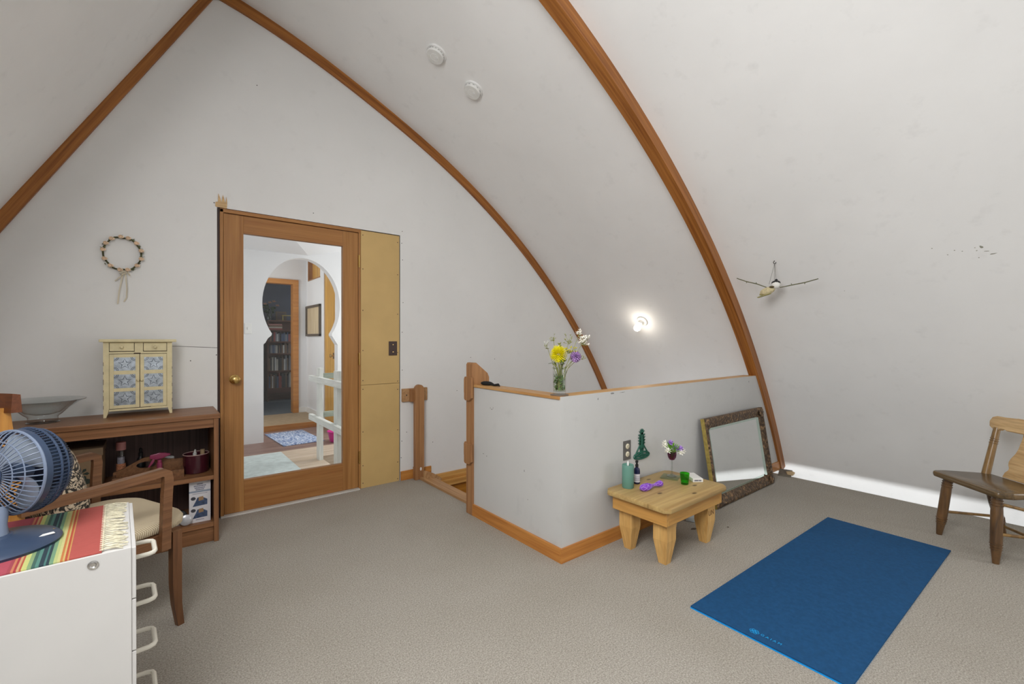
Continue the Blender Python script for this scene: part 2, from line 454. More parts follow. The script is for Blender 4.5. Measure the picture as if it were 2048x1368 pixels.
for (x_, y_, a_, c_) in ((2.665, 1.502, .030, .016), (2.86, 1.38, .010, .008), (2.75, 1.45, .008, .006)):
    b._add(blot(12, (x_, y_, .0008), (1, 0, 0), (0, 1, 0), a_, c_, (0, 0, 0)), [tuple(range(12))])
b.build('carpet_stain', plain('brown stain', (.10, .075, .055), .95), bpy.data.objects['floor'], 0)
# end post with two cleats
p = thing('newel_post', 'worn wooden end post with slanted top on the half wall', 'post', (1.76, 2.585, 0))
b = B(p.location); b.prism([(1.692, 0), (1.692, 1.02), (1.70, 1.032), (1.727, 1.032), (1.822, .958), (1.835, .93), (1.835, 0)], 1, 2.548, 2.622, .004)
b.build('post_board', M_post, p, 0)
def cleat(z0, z1):
    t = .018
    b = B(p.location)
    b.prism([(2.535, z0+.02), (2.56, z0), (2.612, z0), (2.622, z0+.01), (2.622, z1-.012), (2.61, z1), (2.535, z1)], 0, 1.674, 1.692, .002)
    b.build('cleat_front', M_post, p, 0)
    b = B(p.location)
    b.prism([(2.622, z0-.01), (2.66, z0+.03), (2.665, z0+.05), (2.665, z1-.02), (2.655, z1-.003), (2.622, z1-.003)], 0, 1.70, 1.722, .002)
    b.build('cleat_back', M_post, p, 0)
cleat(.775, .935); cleat(.345, .485)
# sill at the opening, gusset
b = B(); b.box(1.782, 1.878, 2.622, 3.545, -.03, .019, .003)
struct(b.build('trim_7', M_kerb, smooth=0), 'worn wooden sill at the edge of the stair opening', 'trim')
b = B(); b.prism([(1.786, .019), (1.786, .085), (1.80, .085), (1.876, .052), (1.95, .0), (1.95, -.02)], 1, 3.405, 3.425)
struct(b.build('trim_8', M_kerb, smooth=0), 'small wooden gusset at the far end of the stair sill', 'trim')
# door wall baseboard, stair string, stairs
b = B(); b.box(1.643, 1.928, YD-.016, YD, -.02, .076, .002)
struct(b.build('baseboard_back', M_trim, smooth=0), 'amber baseboard beside the door behind the gate post', 'baseboard')
b = B(); b.box(1.90, 4.45, YD-.02, YD, -.066, -.009, .002); b.box(1.97, 4.5, YD-.06, YD, -.118, -.066, .004)
struct(b.build('trim_9', M_cap, smooth=0), 'pale amber string board along the stairs on the door wall', 'trim')
M_plank = wood('amber stair boards', (.36, .13, .012), (.60, .27, .03), 0, .4, 20, 1.2)
b = B(); b.box(1.80, 4.7, YD-.025, YD, -1.6, -.118)
struct(b.build('wall_stairs', M_plank, smooth=0), 'amber boarding of the stairwell below the floor', 'wall')
b = B()
for i in range(8):
    b.box(1.80+.25*i, 2.08+.25*i, 1.83, YD-.03, -.24-.2*i, -.2-.2*i, .004)
    b.box(1.80+.25*i, 1.82+.25*i, 1.83, YD-.03, -.2-.2*i-.2, -.2-.2*i-.04)
struct(b.build('floor_stairs', M_plank, smooth=0), 'amber wooden stairs going down behind the half wall', 'stairs')

# nail holes, crack and smudges on the door wall
b = B()
for (x, z) in [(.329, 2.09), (.353, .99), (.34, 1.085), (.95, 2.13), (1.66, 2.10), (1.655, 2.0), (1.663, 1.86), (1.667, 1.50), (1.66, 1.25), (1.66, .93), (1.656, .33), (1.65, .19), (1.70, .40), (2.35, 1.02), (2.63, 1.0), (.20, 1.05), (.58, 2.95), (2.2, .72), (1.95, .28)]:
    b.lathe([(.0035, 0), (.0035, .0006)], 8, along((x, YD, z), (0, -1, 0)))
b.prism([(.10, 1.144), (.18, 1.140), (.27, 1.135), (.347, 1.131), (.347, 1.1335), (.27, 1.138), (.18, 1.1425), (.10, 1.146)], 1, YD-.0006, YD)
b.build('nail_hole', M_nail, wall_back, 0)
# gouges in the vault
b = B()
def shellpt(y, z): return Vector((arcp(6.12, z), y, z))
def patch(y, z, ry, rz, rot):
    p = shellpt(y, z); n = Vector((CX-p.x, 0, CZ-p.z)).normalized(); t = Vector((0, 1, 0)); u = n.cross(t)
    vs = []
    for k in range(10):
        a = 2*PI*k/10; q = random.uniform(.6, 1.1)
        dy, du = ry*q*math.cos(a), rz*q*math.sin(a)
        vs.append(p+n*.001+t*(dy*math.cos(rot)-du*math.sin(rot))+u*(dy*math.sin(rot)+du*math.cos(rot)))
    b._add(vs, [tuple(range(10))])
patch(.325, 1.69, .007, .011, .6); patch(.285, 1.652, .016, .004, .2); patch(.31, 1.668, .012, .0025, -.1)
for y, z in ((.345, 1.675), (.35, 1.69), (.40, 1.68), (.43, 1.688), (.52, 1.71), (.34, 1.64), (.46, 1.67), (.98, 1.52)): patch(y, z, .0035, .0028, 0)
b.build('paint_chip', plain('bare plaster chip', (.28, .28, .22), .8), bpy.data.objects['ceiling'], 0)

# ------------------------------------------------------------------ door and side panel
d = struct(thing('door_1', '', '', (.82, YD, 0)), 'varnished fir door with one tall glass pane', 'door')
L = d.location
b = B(L); b.box(.382, .497, YD, YD+.04, .012, 2.031, .002); b.build('stile', M_door, d, 0)
b = B(L); b.box(1.166, 1.285, YD, YD+.04, .012, 2.031, .002); b.build('stile', M_door, d, 0)
b = B(L); b.box(.497, 1.166, YD, YD+.04, 1.912, 2.031, .002); b.build('top_rail', M_doorh, d, 0)
b = B(L); b.box(.497, 1.166, YD, YD+.04, .012, .222, .002); b.build('bottom_rail', M_doorh, d, 0)
b = B(L); b.box(.49, 1.172, YD+.017, YD+.022, .215, 1.92); b.build('glass_pane', M_glass, d, 0)
k = B(L)
Mk = along((.442, YD, .918), (0, -1, 0))
k.lathe([(.031, 0), (.031, .004), (.026, .008), (.012, .012), (.011, .03), (.018, .034), (.027, .044), (.027, .056), (.02, .064), (.008, .067)], 24, Mk)
k.build('knob', M_brass, d)
for z in (1.808, 1.033, .252):
    h = B(L); h.tube([(1.292, YD-.006, z-.05), (1.292, YD-.006, z+.05)], .0065, 10); h.box(1.286, 1.30, YD-.002, YD+.004, z-.045, z+.045)
    h.build('hinge', M_brass, d)
f = struct(thing('door_frame_1', '', '', (.83, YD, 0)), 'fir door frame around the glazed door', 'door frame')
L = f.location
b = B(L); b.box(.36, .38, YD-.012, YD+.12, 0, 2.056, .002); b.build('jamb', M_door, f, 0)
b = B(L); b.box(1.287, 1.304, YD-.006, YD+.12, 0, 2.056, .002); b.build('jamb', M_door, f, 0)
b = B(L); b.box(.36, 1.304, YD-.012, YD+.12, 2.034, 2.058, .002); b.build('head', M_doorh, f, 0)
b = B(L); b.box(.36, 1.29, YD-.03, YD+.12, -.01, .010); b.build('threshold', plain('painted threshold', (.6, .58, .54)), f, 0)
b = B(L); b.box(.345, .36, YD+.01, YD+.1, 0, 2.06); b.build('gap_filler', plain('dark rough timber', (.05, .025, .02)), f, 0)
b = B(L)
b.prism([(.336, 2.066), (.40, 2.062), (.402, 2.10), (.398, 2.14), (.392, 2.098), (.378, 2.15), (.37, 2.10), (.353, 2.155), (.35, 2.10), (.336, 2.095)], 1, YD-.006, YD)
b.build('splintered_wood', M_pale, f, 0)
pn = struct(thing('wall_panel', '', '', (1.47, YD, 0)), 'mustard primed boards filling the opening beside the door', 'wall panel')
L = pn.location
b = B(L); b.box(1.306, 1.632, YD-.004, YD+.01, .825, 2.056, .001); b.build('upper_board', M_mustard, pn, 0)
b = B(L); b.box(1.306, 1.632, YD-.004, YD+.01, .0, .8225, .001); b.build('lower_board', M_mustard, pn, 0)
for z in (2.02, 1.75, 1.42, 1.10, .86, .79, .45, .18, .04):
    for x in (1.322, 1.617):
        b = B(L); b.lathe([(.004, 0), (.004, .0006)], 8, along((x, YD-.0041, z-(.02 if x > 1.5 else 0)), (0, -1, 0))); b.build('screw_head', M_nail, pn, 0)
b = B(L); b.box(1.304, 1.644, YD+.011, YD+.03, 0, 2.064); b.build('seam_light_block', M_nail, pn, 0)  # dark sheet added to block hall light leaking through the board seam
s = thing('switch_plate', 'dark brown blank switch plate on the mustard panel', 'switch plate', (1.574, YD-.004, 1.115))
b = B(s.location); b.box(1.538, 1.61, YD-.010, YD-.004, 1.056, 1.173, .002); b.build('plate', M_brown, s, 0)
for z in (1.085, 1.145):
    b = B(s.location); b.lathe([(.004, 0), (.004, .002)], 8, along((1.574, YD-.010, z), (0, -1, 0))); b.build('screw', M_brass, s)
# gate post on the door wall
g = thing('gate_post', 'round topped wooden gate post fixed to the door wall', 'post', (1.78, YD-.05, 0))
L = g.location
pts = [(1.741, 0), (1.822, 0), (1.822, .765)] + [(1.7815+.0405*math.cos(a), .765+.0405*math.sin(a)) for a in [PI*i/12 for i in range(1, 12)]] + [(1.741, .765)]
b = B(L); b.prism(pts, 1, YD-.085, YD-.045, .003); b.build('post_board', M_post, g, 0)
b = B(L); b.box(1.652, 1.886, YD-.02, YD, .662, .772, .002); b.build('wall_block', M_kerb, g, 0)
b = B(L); b.box(1.715, 1.81, YD-.046, YD-.02, .66, .77, .002); b.build('spacer_block', M_post, g, 0)
b = B(L); b.box(1.75, 1.815, YD-.045, YD-.016, .0, .10, .002); b.build('foot_block', M_post, g, 0)
for x, z in ((1.69, .717), (1.85, .717)):
    b = B(L); b.lathe([(.006, 0), (.006, .001)], 8, along((x, YD-.02, z), (0, -1, 0))); b.build('screw_head', M_nail, g, 0)
b = B(L); b.lathe([(.009, 0), (.009, .001)], 8, along((1.79, YD-.085, .09), (0, -1, 0)) @ Matrix.Diagonal((1, 1.7, 1, 1)).to_4x4()); b.build('bare_patch', M_white, g, 0)

# outlet, wall plaque on half wall
o = thing('wall_outlet', 'grey wall outlet plate with two ivory sockets above the pine table', 'outlet', (2.264, YH, .517))
b = B(o.location); b.box(2.229, 2.299, YH-.006, YH, .459, .575, .002); b.build('plate', M_grey, o, 0)
for z in (.541, .493):
    b = B(o.location); b.lathe([(.0165, 0), (.0165, .003), (.015, .004)], 20, along((2.264, YH-.006, z), (0, -1, 0))); r = b.build('socket', M_ivory, o)
    b = B(o.location)
    for dx in (-.006, .006): b.box(2.264+dx-.0012, 2.264+dx+.0012, YH-.0106, YH-.009, z-.002, z+.007)
    b.lathe([(.0022, 0), (.0022, .001)], 8, along((2.264, YH-.0098, z-.008), (0, -1, 0)))
    b.build('slot', M_black, r, 0)
pq = thing('wall_plaque', 'dark green pineapple shaped wall plaque sitting in lotus pose', 'wall decoration', (2.41, YH, .53))
b = B(pq.location)
def pp(pts): b.prism(pts, 1, YH-.006, YH-.001)
pp([(2.395, .50), (2.43, .50), (2.437, .545), (2.433, .585), (2.42, .602), (2.405, .602), (2.393, .585), (2.388, .545)])
for zz, w in ((.535, .026), (.553, .028), (.571, .028), (.588, .026)):
    for sg in (-1, 1): pp([(2.412+sg*.014, zz-.008), (2.412+sg*(w+.010), zz+.006), (2.412+sg*.014, zz+.008)])
for a in (-50, -28, -8, 10, 30, 52):
    t = math.radians(a); dx, dz = math.sin(t), math.cos(t); h = .036
    pp([(2.412-dz*.005, .594+dx*.005), (2.412+dx*h, .594+dz*h), (2.412+dz*.005, .594-dx*.005)])
pp([(2.402, .445), (2.424, .445), (2.43, .505), (2.395, .505)])
b.build('body', M_decal, pq, 0)
for sg in (-1, 1):
    b = B(pq.location); b.tube([(2.412+sg*.02, YH-.003, .525), (2.412+sg*.045, YH-.003, .495), (2.412+sg*.068, YH-.003, .468)], .0045, 6); b.build('arm', M_decal, pq)
b = B(pq.location)
b.tube([(2.412+.078*math.cos(a), YH-.003, .462+.020*math.sin(a)) for a in [2*PI*i/28 for i in range(28)]], .006, 6, True)
b.tube([(2.345, YH-.003, .455), (2.40, YH-.003, .470), (2.47, YH-.003, .458)], .006, 6)
b.tube([(2.36, YH-.003, .462), (2.42, YH-.003, .452), (2.476, YH-.003, .468)], .005, 6)
b.build('legs', M_decal, pq)

# ------------------------------------------------------------------ low pine table and what stands on it
TZ = .335
t = thing('low_table', 'low knotty pine table with stubby tapered legs by the half wall', 'table', (2.34, 1.49, 0))
b = B(); b.prism([(-.32, -.19), (-.29, -.215), (.28, -.215), (.315, -.18), (.315, .17), (.285, .2), (-.28, .2), (-.32, .17)], 2, TZ-.027, TZ, .006); b.build('tabletop', M_pine, t, 30)
b = B(); b.box(-.262, .262, -.185, -.16, TZ-.105, TZ-.027, .003); b.build('apron', M_apron, t, 0)
b = B(); b.box(-.262, .262, .135, .16, TZ-.105, TZ-.027, .003); b.build('apron', M_apron, t, 0)
b = B(); b.box(-.287, -.262, -.185, .16, TZ-.105, TZ-.027, .003); b.build('apron', M_piney, t, 0)
b = B(); b.box(.262, .287, -.185, .16, TZ-.105, TZ-.027, .003); b.build('apron', M_piney, t, 0)
for sx in (-1, 1):
    for sy in (-1, 1):
        cx, cy = sx*.215+ (.015 if sx < 0 else 0), (-.118 if sy < 0 else .105)
        b = B(); rings = []
        for z, h in ((0, .022), (.11, .039), (.13, .042), (TZ-.03, .042)):
            rings.append([(cx-h, cy-h, z), (cx+h, cy-h, z), (cx+h, cy+h, z), (cx-h, cy+h, z)])
        b.sweep(rings); b.build('leg', M_pinev, t, 0)
# carved letters on one leg
lg = [c for c in t.children if c.name.startswith('leg')][2]
text_mesh('carved_letters', 'UN', .042, plain('burnt wood', (.16, .07, .02), .7), lg, Matrix.Translation((.180, -.1604, .168)) @ Matrix.Rotation(PI/2, 4, 'X'))

c = thing('pillar_candle', 'teal pillar candle with white flame on the pine table', 'candle', (2.155, 1.621, TZ))
b = B(); b.lathe([(.031, 0), (.0335, .004), (.0335, .128), (.032, .133), (.028, .133), (.024, .124), (.004, .121)], 32); b.build('wax', M_teal, c)
b = B(); b.lathe([(.002, .120), (.005, .126), (.0062, .134), (.004, .146), (.001, .154)], 12); b.build('flame', M_flame, c)
s = thing('spray_bottle', 'dark blue spray bottle with white label behind the teal candle', 'bottle', (2.255, 1.632, TZ))
b = B(); b.lathe([(.016, 0), (.0185, .003), (.0185, .078), (.016, .089), (.008, .096), (.008, .101)], 28); b.build('bottle', M_navy, s)
b = B(); b.lathe([(.0189, .012), (.0189, .060)], 28, close=False); l = b.build('label', M_paper, s)
b = B()
for z in (.02, .026, .032, .038, .046):
    b.lathe([(.0191, z), (.0191, z+.0022)], 28, close=False)
b.build('printed_line', M_ink, l)
b = B(); b.lathe([(.0095, .100), (.0095, .114), (.006, .116), (.006, .125), (.0085, .126), (.0085, .137)], 16); b.box(-.012, -.004, -.003, .003, .126, .133, .001); b.build('spray_head', M_black, s)
w = thing('lavender_wand', 'purple woven ribbon wand lying on the pine table', 'wand', (2.145, 1.528, TZ))
dv = Vector((.176, -.019, 0))
b = B()
prof = [(0, .005), (.06, .016), (.18, .021), (.35, .019), (.48, .011), (.56, .007), (.66, .006), (.72, .009), (.85, .014), (.95, .017), (1, .012)]
b.tube([tuple(dv*u+Vector((0, 0, .02))) for u, r in prof], [r for u, r in prof], 14); wb = b.build('bundle', M_purple, w)
b = B()
for q in range(9):
    pts = []
    for i in range(40):
        u = i/39; r = 0
        for (u0, r0), (u1, r1) in zip(prof, prof[1:]):
            if u0 <= u <= u1: r = r0+(r1-r0)*(u-u0)/(u1-u0)
        a = q*2*PI/9+u*7*(1 if q % 2 else -1)
        pts.append(tuple(dv*u+Vector((0, r*math.cos(a), .02+r*math.sin(a)))))
    b.tube(pts, .0016, 5)
b.build('ribbon', M_lilac, wb)
c = thing('glass_coaster', 'clear square glass coaster under the goblet', 'coaster', (2.515, 1.572, TZ), 0)
b = B(); b.box(-.052, .052, -.052, .052, 0, .007, .0015, RZ(.35)); b.build('slab', thin('greenish glass', (.80, .90, .85)), c, 0)
g = thing('goblet', 'amethyst goblet on a twisted clear stem on the pine table', 'glass', (2.53, 1.572, TZ+.007))
b = B(); b.lathe([(.029, 0), (.030, .002), (.02, .006), (.006, .014), (.004, .03), (.0065, .05), (.004, .065), (.005, .085), (.004, .098)], 28); b.build('stem', M_cutglass, g)
b = B(); b.lathe([(.004, .098), (.016, .103), (.0245, .118), (.0275, .135), (.0265, .153), (.0252, .153), (.026, .135), (.023, .120), (.014, .106), (.003, .102)], 28); b.build('bowl', M_wine, g)
def petal_ball(b, c, r, n, size, flat=1, up=0):
    for i in range(n):
        a = i*2.39996; zz = 1-2*(i+.5)/n
        if zz < up: continue
        q = math.sqrt(1-zz*zz); dvec = Vector((q*math.cos(a), q*math.sin(a), zz*flat)).normalized()
        p = Vector(c)+dvec*r
        b.sph((0, 0, 0), (size*.45, size*.2, size), 6, along(p, dvec))
fp = thing('flower_posy', 'white and lilac artificial flowers with green leaves in the goblet', 'flowers', (2.53, 1.572, TZ+.11))
b = B()
for i in range(26):
    a = i*2.4; el = random.uniform(.1, 1.2); r = random.uniform(.03, .055)
    dvec = Vector((math.cos(a)*math.cos(el), math.sin(a)*math.cos(el), math.sin(el)))
    b.sph((0, 0, 0), (.006, .002, .02), 6, along(Vector((0, 0, .05))+dvec*r, dvec))
    b.tube([(0, 0, .005), tuple(Vector((0, 0, .05))+dvec*r*.8)], .0012, 4)
b.build('leaves', M_leaf, fp)
for (ox, oy, oz, m) in ((-.035, .025, .085, M_whitepetal), (-.045, 0, .06, M_whitepetal), (.03, -.04, .045, M_whitepetal), (-.015, .04, .095, M_whitepetal), (.018, -.012, .07, M_lilac), (.045, -.03, .065, M_lilac), (.0, .01, .1, M_lilac), (.06, -.035, .05, M_whitepetal)):
    b = B(); petal_ball(b, (ox, oy, oz), .009, 20, .014, 1, -.6); b.build('blossom', m, fp)
v = thing('votive_glass', 'small bright green votive glass on the pine table', 'glass', (2.468, 1.449, TZ))
b = B(); b.lathe([(.020, 0), (.0215, .003), (.0275, .066), (.0255, .066), (.020, .014), (.002, .012)], 32); b.build('cup', M_greeng, v)
b = B(); b.lathe([(.0185, .0125), (.0185, .019), (.002, .0195)], 24); b.build('tealight', plain('green tealight', (.08, .5, .05), .5), v)
x = thing('small_box', 'flat white box with dark lettering at the table edge', 'box', (2.60, 1.468, TZ), math.radians(-36))
b = B(); b.box(-.031, .031, -.062, .062, 0, .021, .0015); bx = b.build('box', plain('white card', (.75, .74, .71), .6), x, 0)
b = B()
for i in range(7): b.box(-.022+.0064*i, -.022+.0064*i+random.uniform(.003, .005), -.0626, -.062, .006, .0145)
b.build('lettering', plain('blue black ink', (.02, .03, .09), .6), bx, 0)
x = thing('plastic_packet', 'pale blue and white packet on the carpet under the pine table', 'packet', (2.80, 1.60, 0), .5)
b = B(); b.prism([(-.06, 0), (.06, 0), (.052, .05), (.02, .066), (-.04, .058), (-.058, .03)], 1, -.03, .03, .006); b.build('packet_body', plain('pale blue plastic', (.60, .68, .74), .3), x)
b = B(); b.box(-.03, .03, -.032, -.030, .015, .045); b.build('packet_label', plain('packet print', (.80, .82, .84), .4), x, 0)

# leaning mirror
th = math.atan2(.100, .62)
m = thing('leaning_mirror', 'large mirror in ornate gilt frame leaning on the half wall', 'mirror', (3.565, 1.595, 0))
Mm = Matrix.Rotation(-th, 4, 'X')   # local: x width, z height, -y towards the room
W, H, fw = .475, .625, .075
def frame_mat():
    mm, nt, bb = nodes_of('ornate gilt frame')
    vo = nt.nodes.new('ShaderNodeTexVoronoi'); vo.inputs['Scale'].default_value = 75; lnk(nt, coords(nt), vo.inputs['Vector'])
    f = noise(nt, coords(nt), 45, 4)
    lnk(nt, ramp(nt, f, [(.35, (.045, .026, .016)), (.55, (.13, .08, .042)), (.72, (.42, .25, .12))]), bb.inputs['Base Color'])
    bb.inputs['Roughness'].default_value = .45; bb.inputs['Metallic'].default_value = .25
    bump(nt, bb, vo.outputs['Distance'], .9, .006); return mm
M_orn = frame_mat()
M_bev = plain('bevelled mirror', (.62, .75, .68), .03, 1)
def mould(p0, p1, inn):  # moulded frame rail from p0 to p1, inn = inward dir
    p0, p1, inn = Vector(p0), Vector(p1), Vector(inn)
    tdir = (p1-p0).normalized()
    prof = [(0, .0), (0, -.028), (.010, -.036), (.022, -.034), (.04, -.024), (.055, -.022), (.066, -.016), (.075, -.010), (.075, 0)]
    rings = []
    for P, sgn in ((p0, 1), (p1, -1)):
        rings.append([Mm @ (P + inn*u + tdir*(u*sgn) + Vector((0, y, 0))) for u, y in prof])
    b = B(); b.sweep([[tuple(q) for q in r] for r in rings]); return b
mould((-W, 0, H), (W, 0, H), (0, 0, -1)).build('frame_rail', M_orn, m, 50)
mould((W, 0, 0), (-W, 0, 0), (0, 0, 1)).build('frame_rail', M_orn, m, 50)
mould((-W, 0, 0), (-W, 0, H), (1, 0, 0)).build('frame_rail', M_orn, m, 50)
mould((W, 0, H), (W, 0, 0), (-1, 0, 0)).build('frame_rail', M_orn, m, 50)
b = B(); b.prism([(-W, 0), (-W+.001, 0), (-W+.001, H), (-W, H)], 1, -.030, -.001, 0, Mm @ T(-.002, 0, 0)); e = b.build('gilt_edge', M_gold, m, 0); e['label'] = 'bright gilt outer edge'
b = B(); b.box(-W+.085, W-.085, -.008, -.004, .085, H-.085, 0, Mm); b.build('mirror_glass', M_mirror, m, 0)
b = B()
for x0, x1, z0, z1 in ((-W+.07, -W+.088, .07, H-.07), (-W+.07, W-.07, .07, .088), (-W+.07, W-.07, H-.09, H-.07)):
    b.box(x0, x1, -.0095, -.004, z0, z1, 0, Mm)
b.prism([(W-.112, -.005), (W-.073, -.016), (W-.073, -.004), (W-.112, -.004)], 2, .078, H-.078, 0, Mm)
b.build('bevelled_edge', M_bev, m, 0)
for sx in (-1, 1):
    for z in (.04, H-.04):
        b = B()
        for i in range(9):
            a = i*2*PI/9; b.sph((sx*(W-.037)+.026*math.cos(a), -.034, z+.026*math.sin(a)), (.013, .006, .013), 8, Mm)
        b.sph((sx*(W-.037), -.036, z), (.020, .008, .020), 10, Mm)
        b.build('corner_ornament', M_orn, m)

# yoga mat
y = thing('yoga_mat', 'dark blue yoga mat lying flat on the carpet', 'mat', (2.69, .756, 0))
ang = math.atan2(-.0285, 1.6)
My = RZ(ang)
b = B(); b.prism([(-.825, -.296), (.825, -.302), (.83, .294), (-.825, .297)], 2, .003, .0085, 0, My)
b.box(-.82, .82, -.295, .29, .0005, .003, 0, My); b.build('top_layer', M_matblue, y, 0)
b = B(); b.prism([(-.829, -.2955), (.82, -.300), (.825, .292), (-.829, .2965)], 2, .0, .003, 0, My); b.build('under_layer', M_matedge, y, 0)['label'] = 'bright blue underside layer'
lgm = My @ T(-.788, .018, .0086) @ RZ(-PI/2)
text_mesh('logo_lettering', 'G A I A M', .0185, M_logo, y, lgm, .0002)
b = B()
for r_, n_ in ((.0, 1), (.0095, 6)):
    for i in range(n_):
        a = i*PI/3; q = (lgm @ Vector((-.024+r_*math.cos(a)*1.25, .004+r_*math.sin(a), .0003)))
        b.tube([(q.x+.006*math.cos(t_), q.y+.006*math.sin(t_), q.z) for t_ in [2*PI*j/14 for j in range(14)]], .0009, 4, True)
b.build('logo_emblem', M_logo, y)

# ------------------------------------------------------------------ old low chair on the right
ch = thing('wooden_chair', 'worn low wooden chair with turned legs in front of the vault', 'chair', (3.776, .259, 0), math.radians(44.9))
b = B()
b.prism([(-.19, .213), (.20, .218), (.222, .20), (.215, .14), (.19, -.06), (.16, -.085), (-.16, -.085), (-.19, -.06), (-.215, .14), (-.212, .20)], 2, .352, .386, .012); b.build('seat', M_dark, ch, 40)
def turned(p0, p1, r, mats, name, parent, rings=((.12, 1.0),)):
    p0, p1 = Vector(p0), Vector(p1); Ld = (p1-p0).length
    prof = []
    N = 40
    for i in range(N+1):
        u = i/N; q = r(u)
        for ru, k in rings:
            dd = abs(u-ru)
            if dd < .05: q *= 1+.0*k*(1 if (int(round((u-ru)/.0125)) % 2 == 0) else .2)
        prof.append((q, u*Ld))
    Mx = along(p0, p1-p0); b = B(); b.lathe(prof, 16, Mx)
    for ru, k in rings:
        for dd in (-.014, 0, .014):
            u = ru+dd/Ld; q = r(u); b.tube([(q*math.cos(t_), q*math.sin(t_), u*Ld) for t_ in [2*PI*i/20 for i in range(20)]], .0034, 6, True, Mx)
    return b.build(name, mats, parent, 40)
def legr(u): return .014+.011*min(1, u/.3) if u < .75 else .025-.004*(u-.75)/.25
for top, foot in (((.155, .165, .36), (.185, .192, 0)), ((-.155, .165, .36), (-.181, .192, 0)), ((.15, -.04, .36), (.255, -.222, 0)), ((-.15, -.04, .36), (-.255, -.222, 0))):
    turned(foot, top, legr, M_darkv, 'leg', ch, ((.25, .8), (.88, 1)))
for a_, c_ in (((.178, .186, .145), (.235, -.17, .106)), ((-.165, .178, .318), (-.205, -.13, .25)), ((-.178, .184, .157), (-.235, -.17, .14))):
    b = B(); b.tube([a_, c_], .0085, 10); b.build('stretcher', M_goldv, ch)
b = B(); b.tube([(.25, -.20, .05), (-.25, -.20, .05)], .0085, 10); b.build('stretcher', M_goldv, ch)
for sx in (-1, 1):
    turned((sx*.178, -.058, .38), (sx*.186, -.125, .66), lambda u: .0205-.004*u, M_goldv, 'back_post', ch, ((.72, .8),))
def slab(pts, thick, Mt, name, mat, parent, bev=.004):
    b = B(); b.prism(pts, 1, -thick/2, thick/2, bev, Mt); return b.build(name, mat, parent, 40)
Mt = T(0, -.130, .658) @ Matrix.Rotation(math.radians(13), 4, 'X') @ Matrix.Diagonal((1.07, 1, 1.05, 1)).to_4x4()
slab([(.19, -.012), (.155, -.010), (.145, .004), (.125, .003), (.115, -.008), (-.115, -.008), (-.125, .003), (-.145, .004), (-.155, -.01), (-.19, -.012), (-.215, .004), (-.222, .032), (-.21, .058), (-.185, .068), (-.09, .066), (-.07, .073), (.07, .073), (.09, .066), (.185, .068), (.21, .058), (.222, .032), (.215, .004)], .026, Mt, 'top_rail', M_pale, ch)
Ms = T(0, -.085, .385) @ Matrix.Rotation(math.radians(13), 4, 'X')
half = [(.10, 0), (.092, .03), (.072, .045), (.07, .06), (.082, .072), (.086, .095), (.078, .12), (.055, .15), (.045, .185), (.05, .205), (.04, .225), (.045, .27)]
slab(half+[(-x_, z_) for x_, z_ in half[::-1]], .016, Ms, 'splat', M_pale, ch, .003)

# ------------------------------------------------------------------ hanging bird
bd = thing('hanging_bird', 'carved white and black bird with twig wings hung from the vault', 'ornament', (3.43, 1.335, 1.50))
b = B(); b.tube([(.004, .004, .25), (.0, .0, .245), (-.006, .006, .235), (-.004, .002, .225), (.004, -.004, .225), (.008, -.006, .236)], .0022, 6)
# short shank from the vault surface down to the hook
hx = arcp(6.12, 1.76)-3.43
b.tube([(hx, .0, .262), (.004, .004, .25)], .0022, 6); b.build('hook', M_black, bd)
b = B()
for q in ((.0, .035, .085), (.0, -.012, .10), (0, .0, .09)): b.tube([(0, 0, .226), q], .0008, 4)
b.build('string', M_black, bd)
b = B(); b.sph((0, .035, .05), (.026, .052, .026), 14, T(0, 0, -.002) @ Matrix.Rotation(-.25, 4, 'X')); b.build('body', plain('cream carved wood', (.58, .50, .30), .7, var=.3, vs=40), bd)
b = B(); b.sph((-.006, -.012, .075), (.028, .028, .027), 14); hd = b.build('head', plain('white fluff', (.75, .74, .70), .8), bd)
b = B(); b.sph((0, -.010, .089), (.029, .029, .018), 12); b.sph((.0, -.012, .108), (.010, .010, .010), 8); b.build('cap', M_black, hd)
b = B(); b.sph((-.018, .006, .062), (.02, .022, .008), 10); b.build('bib', plain('brown bib', (.12, .09, .04), .8), bd)
b = B(); b.box(-.012, .012, .02, .11, .02, .026, .002, Matrix.Rotation(-.25, 4, 'X')); b.sph((0, .085, .015), (.012, .018, .008), 8); b.build('tail', plain('mossy tail', (.33, .30, .12), .8), bd)
for pts in (((0, .045, .06), (0, .12, .095), (0, .19, .118), (0, .262, .15)), ((0, -.035, .055), (0, -.11, .065), (0, -.19, .075), (0, -.268, .092))):
    b = B(); b.tube(pts, [.003, .0035, .0035, .003], 6); q = Vector(pts[1]); b.tube([tuple(q), tuple(q+Vector((0, .004, .012)))], .002, 5)
    q = Vector(pts[2]); b.tube([tuple(q), tuple(q+Vector((.004, .003, -.010)))], .0022, 5); b.build('wing', M_twig, bd)

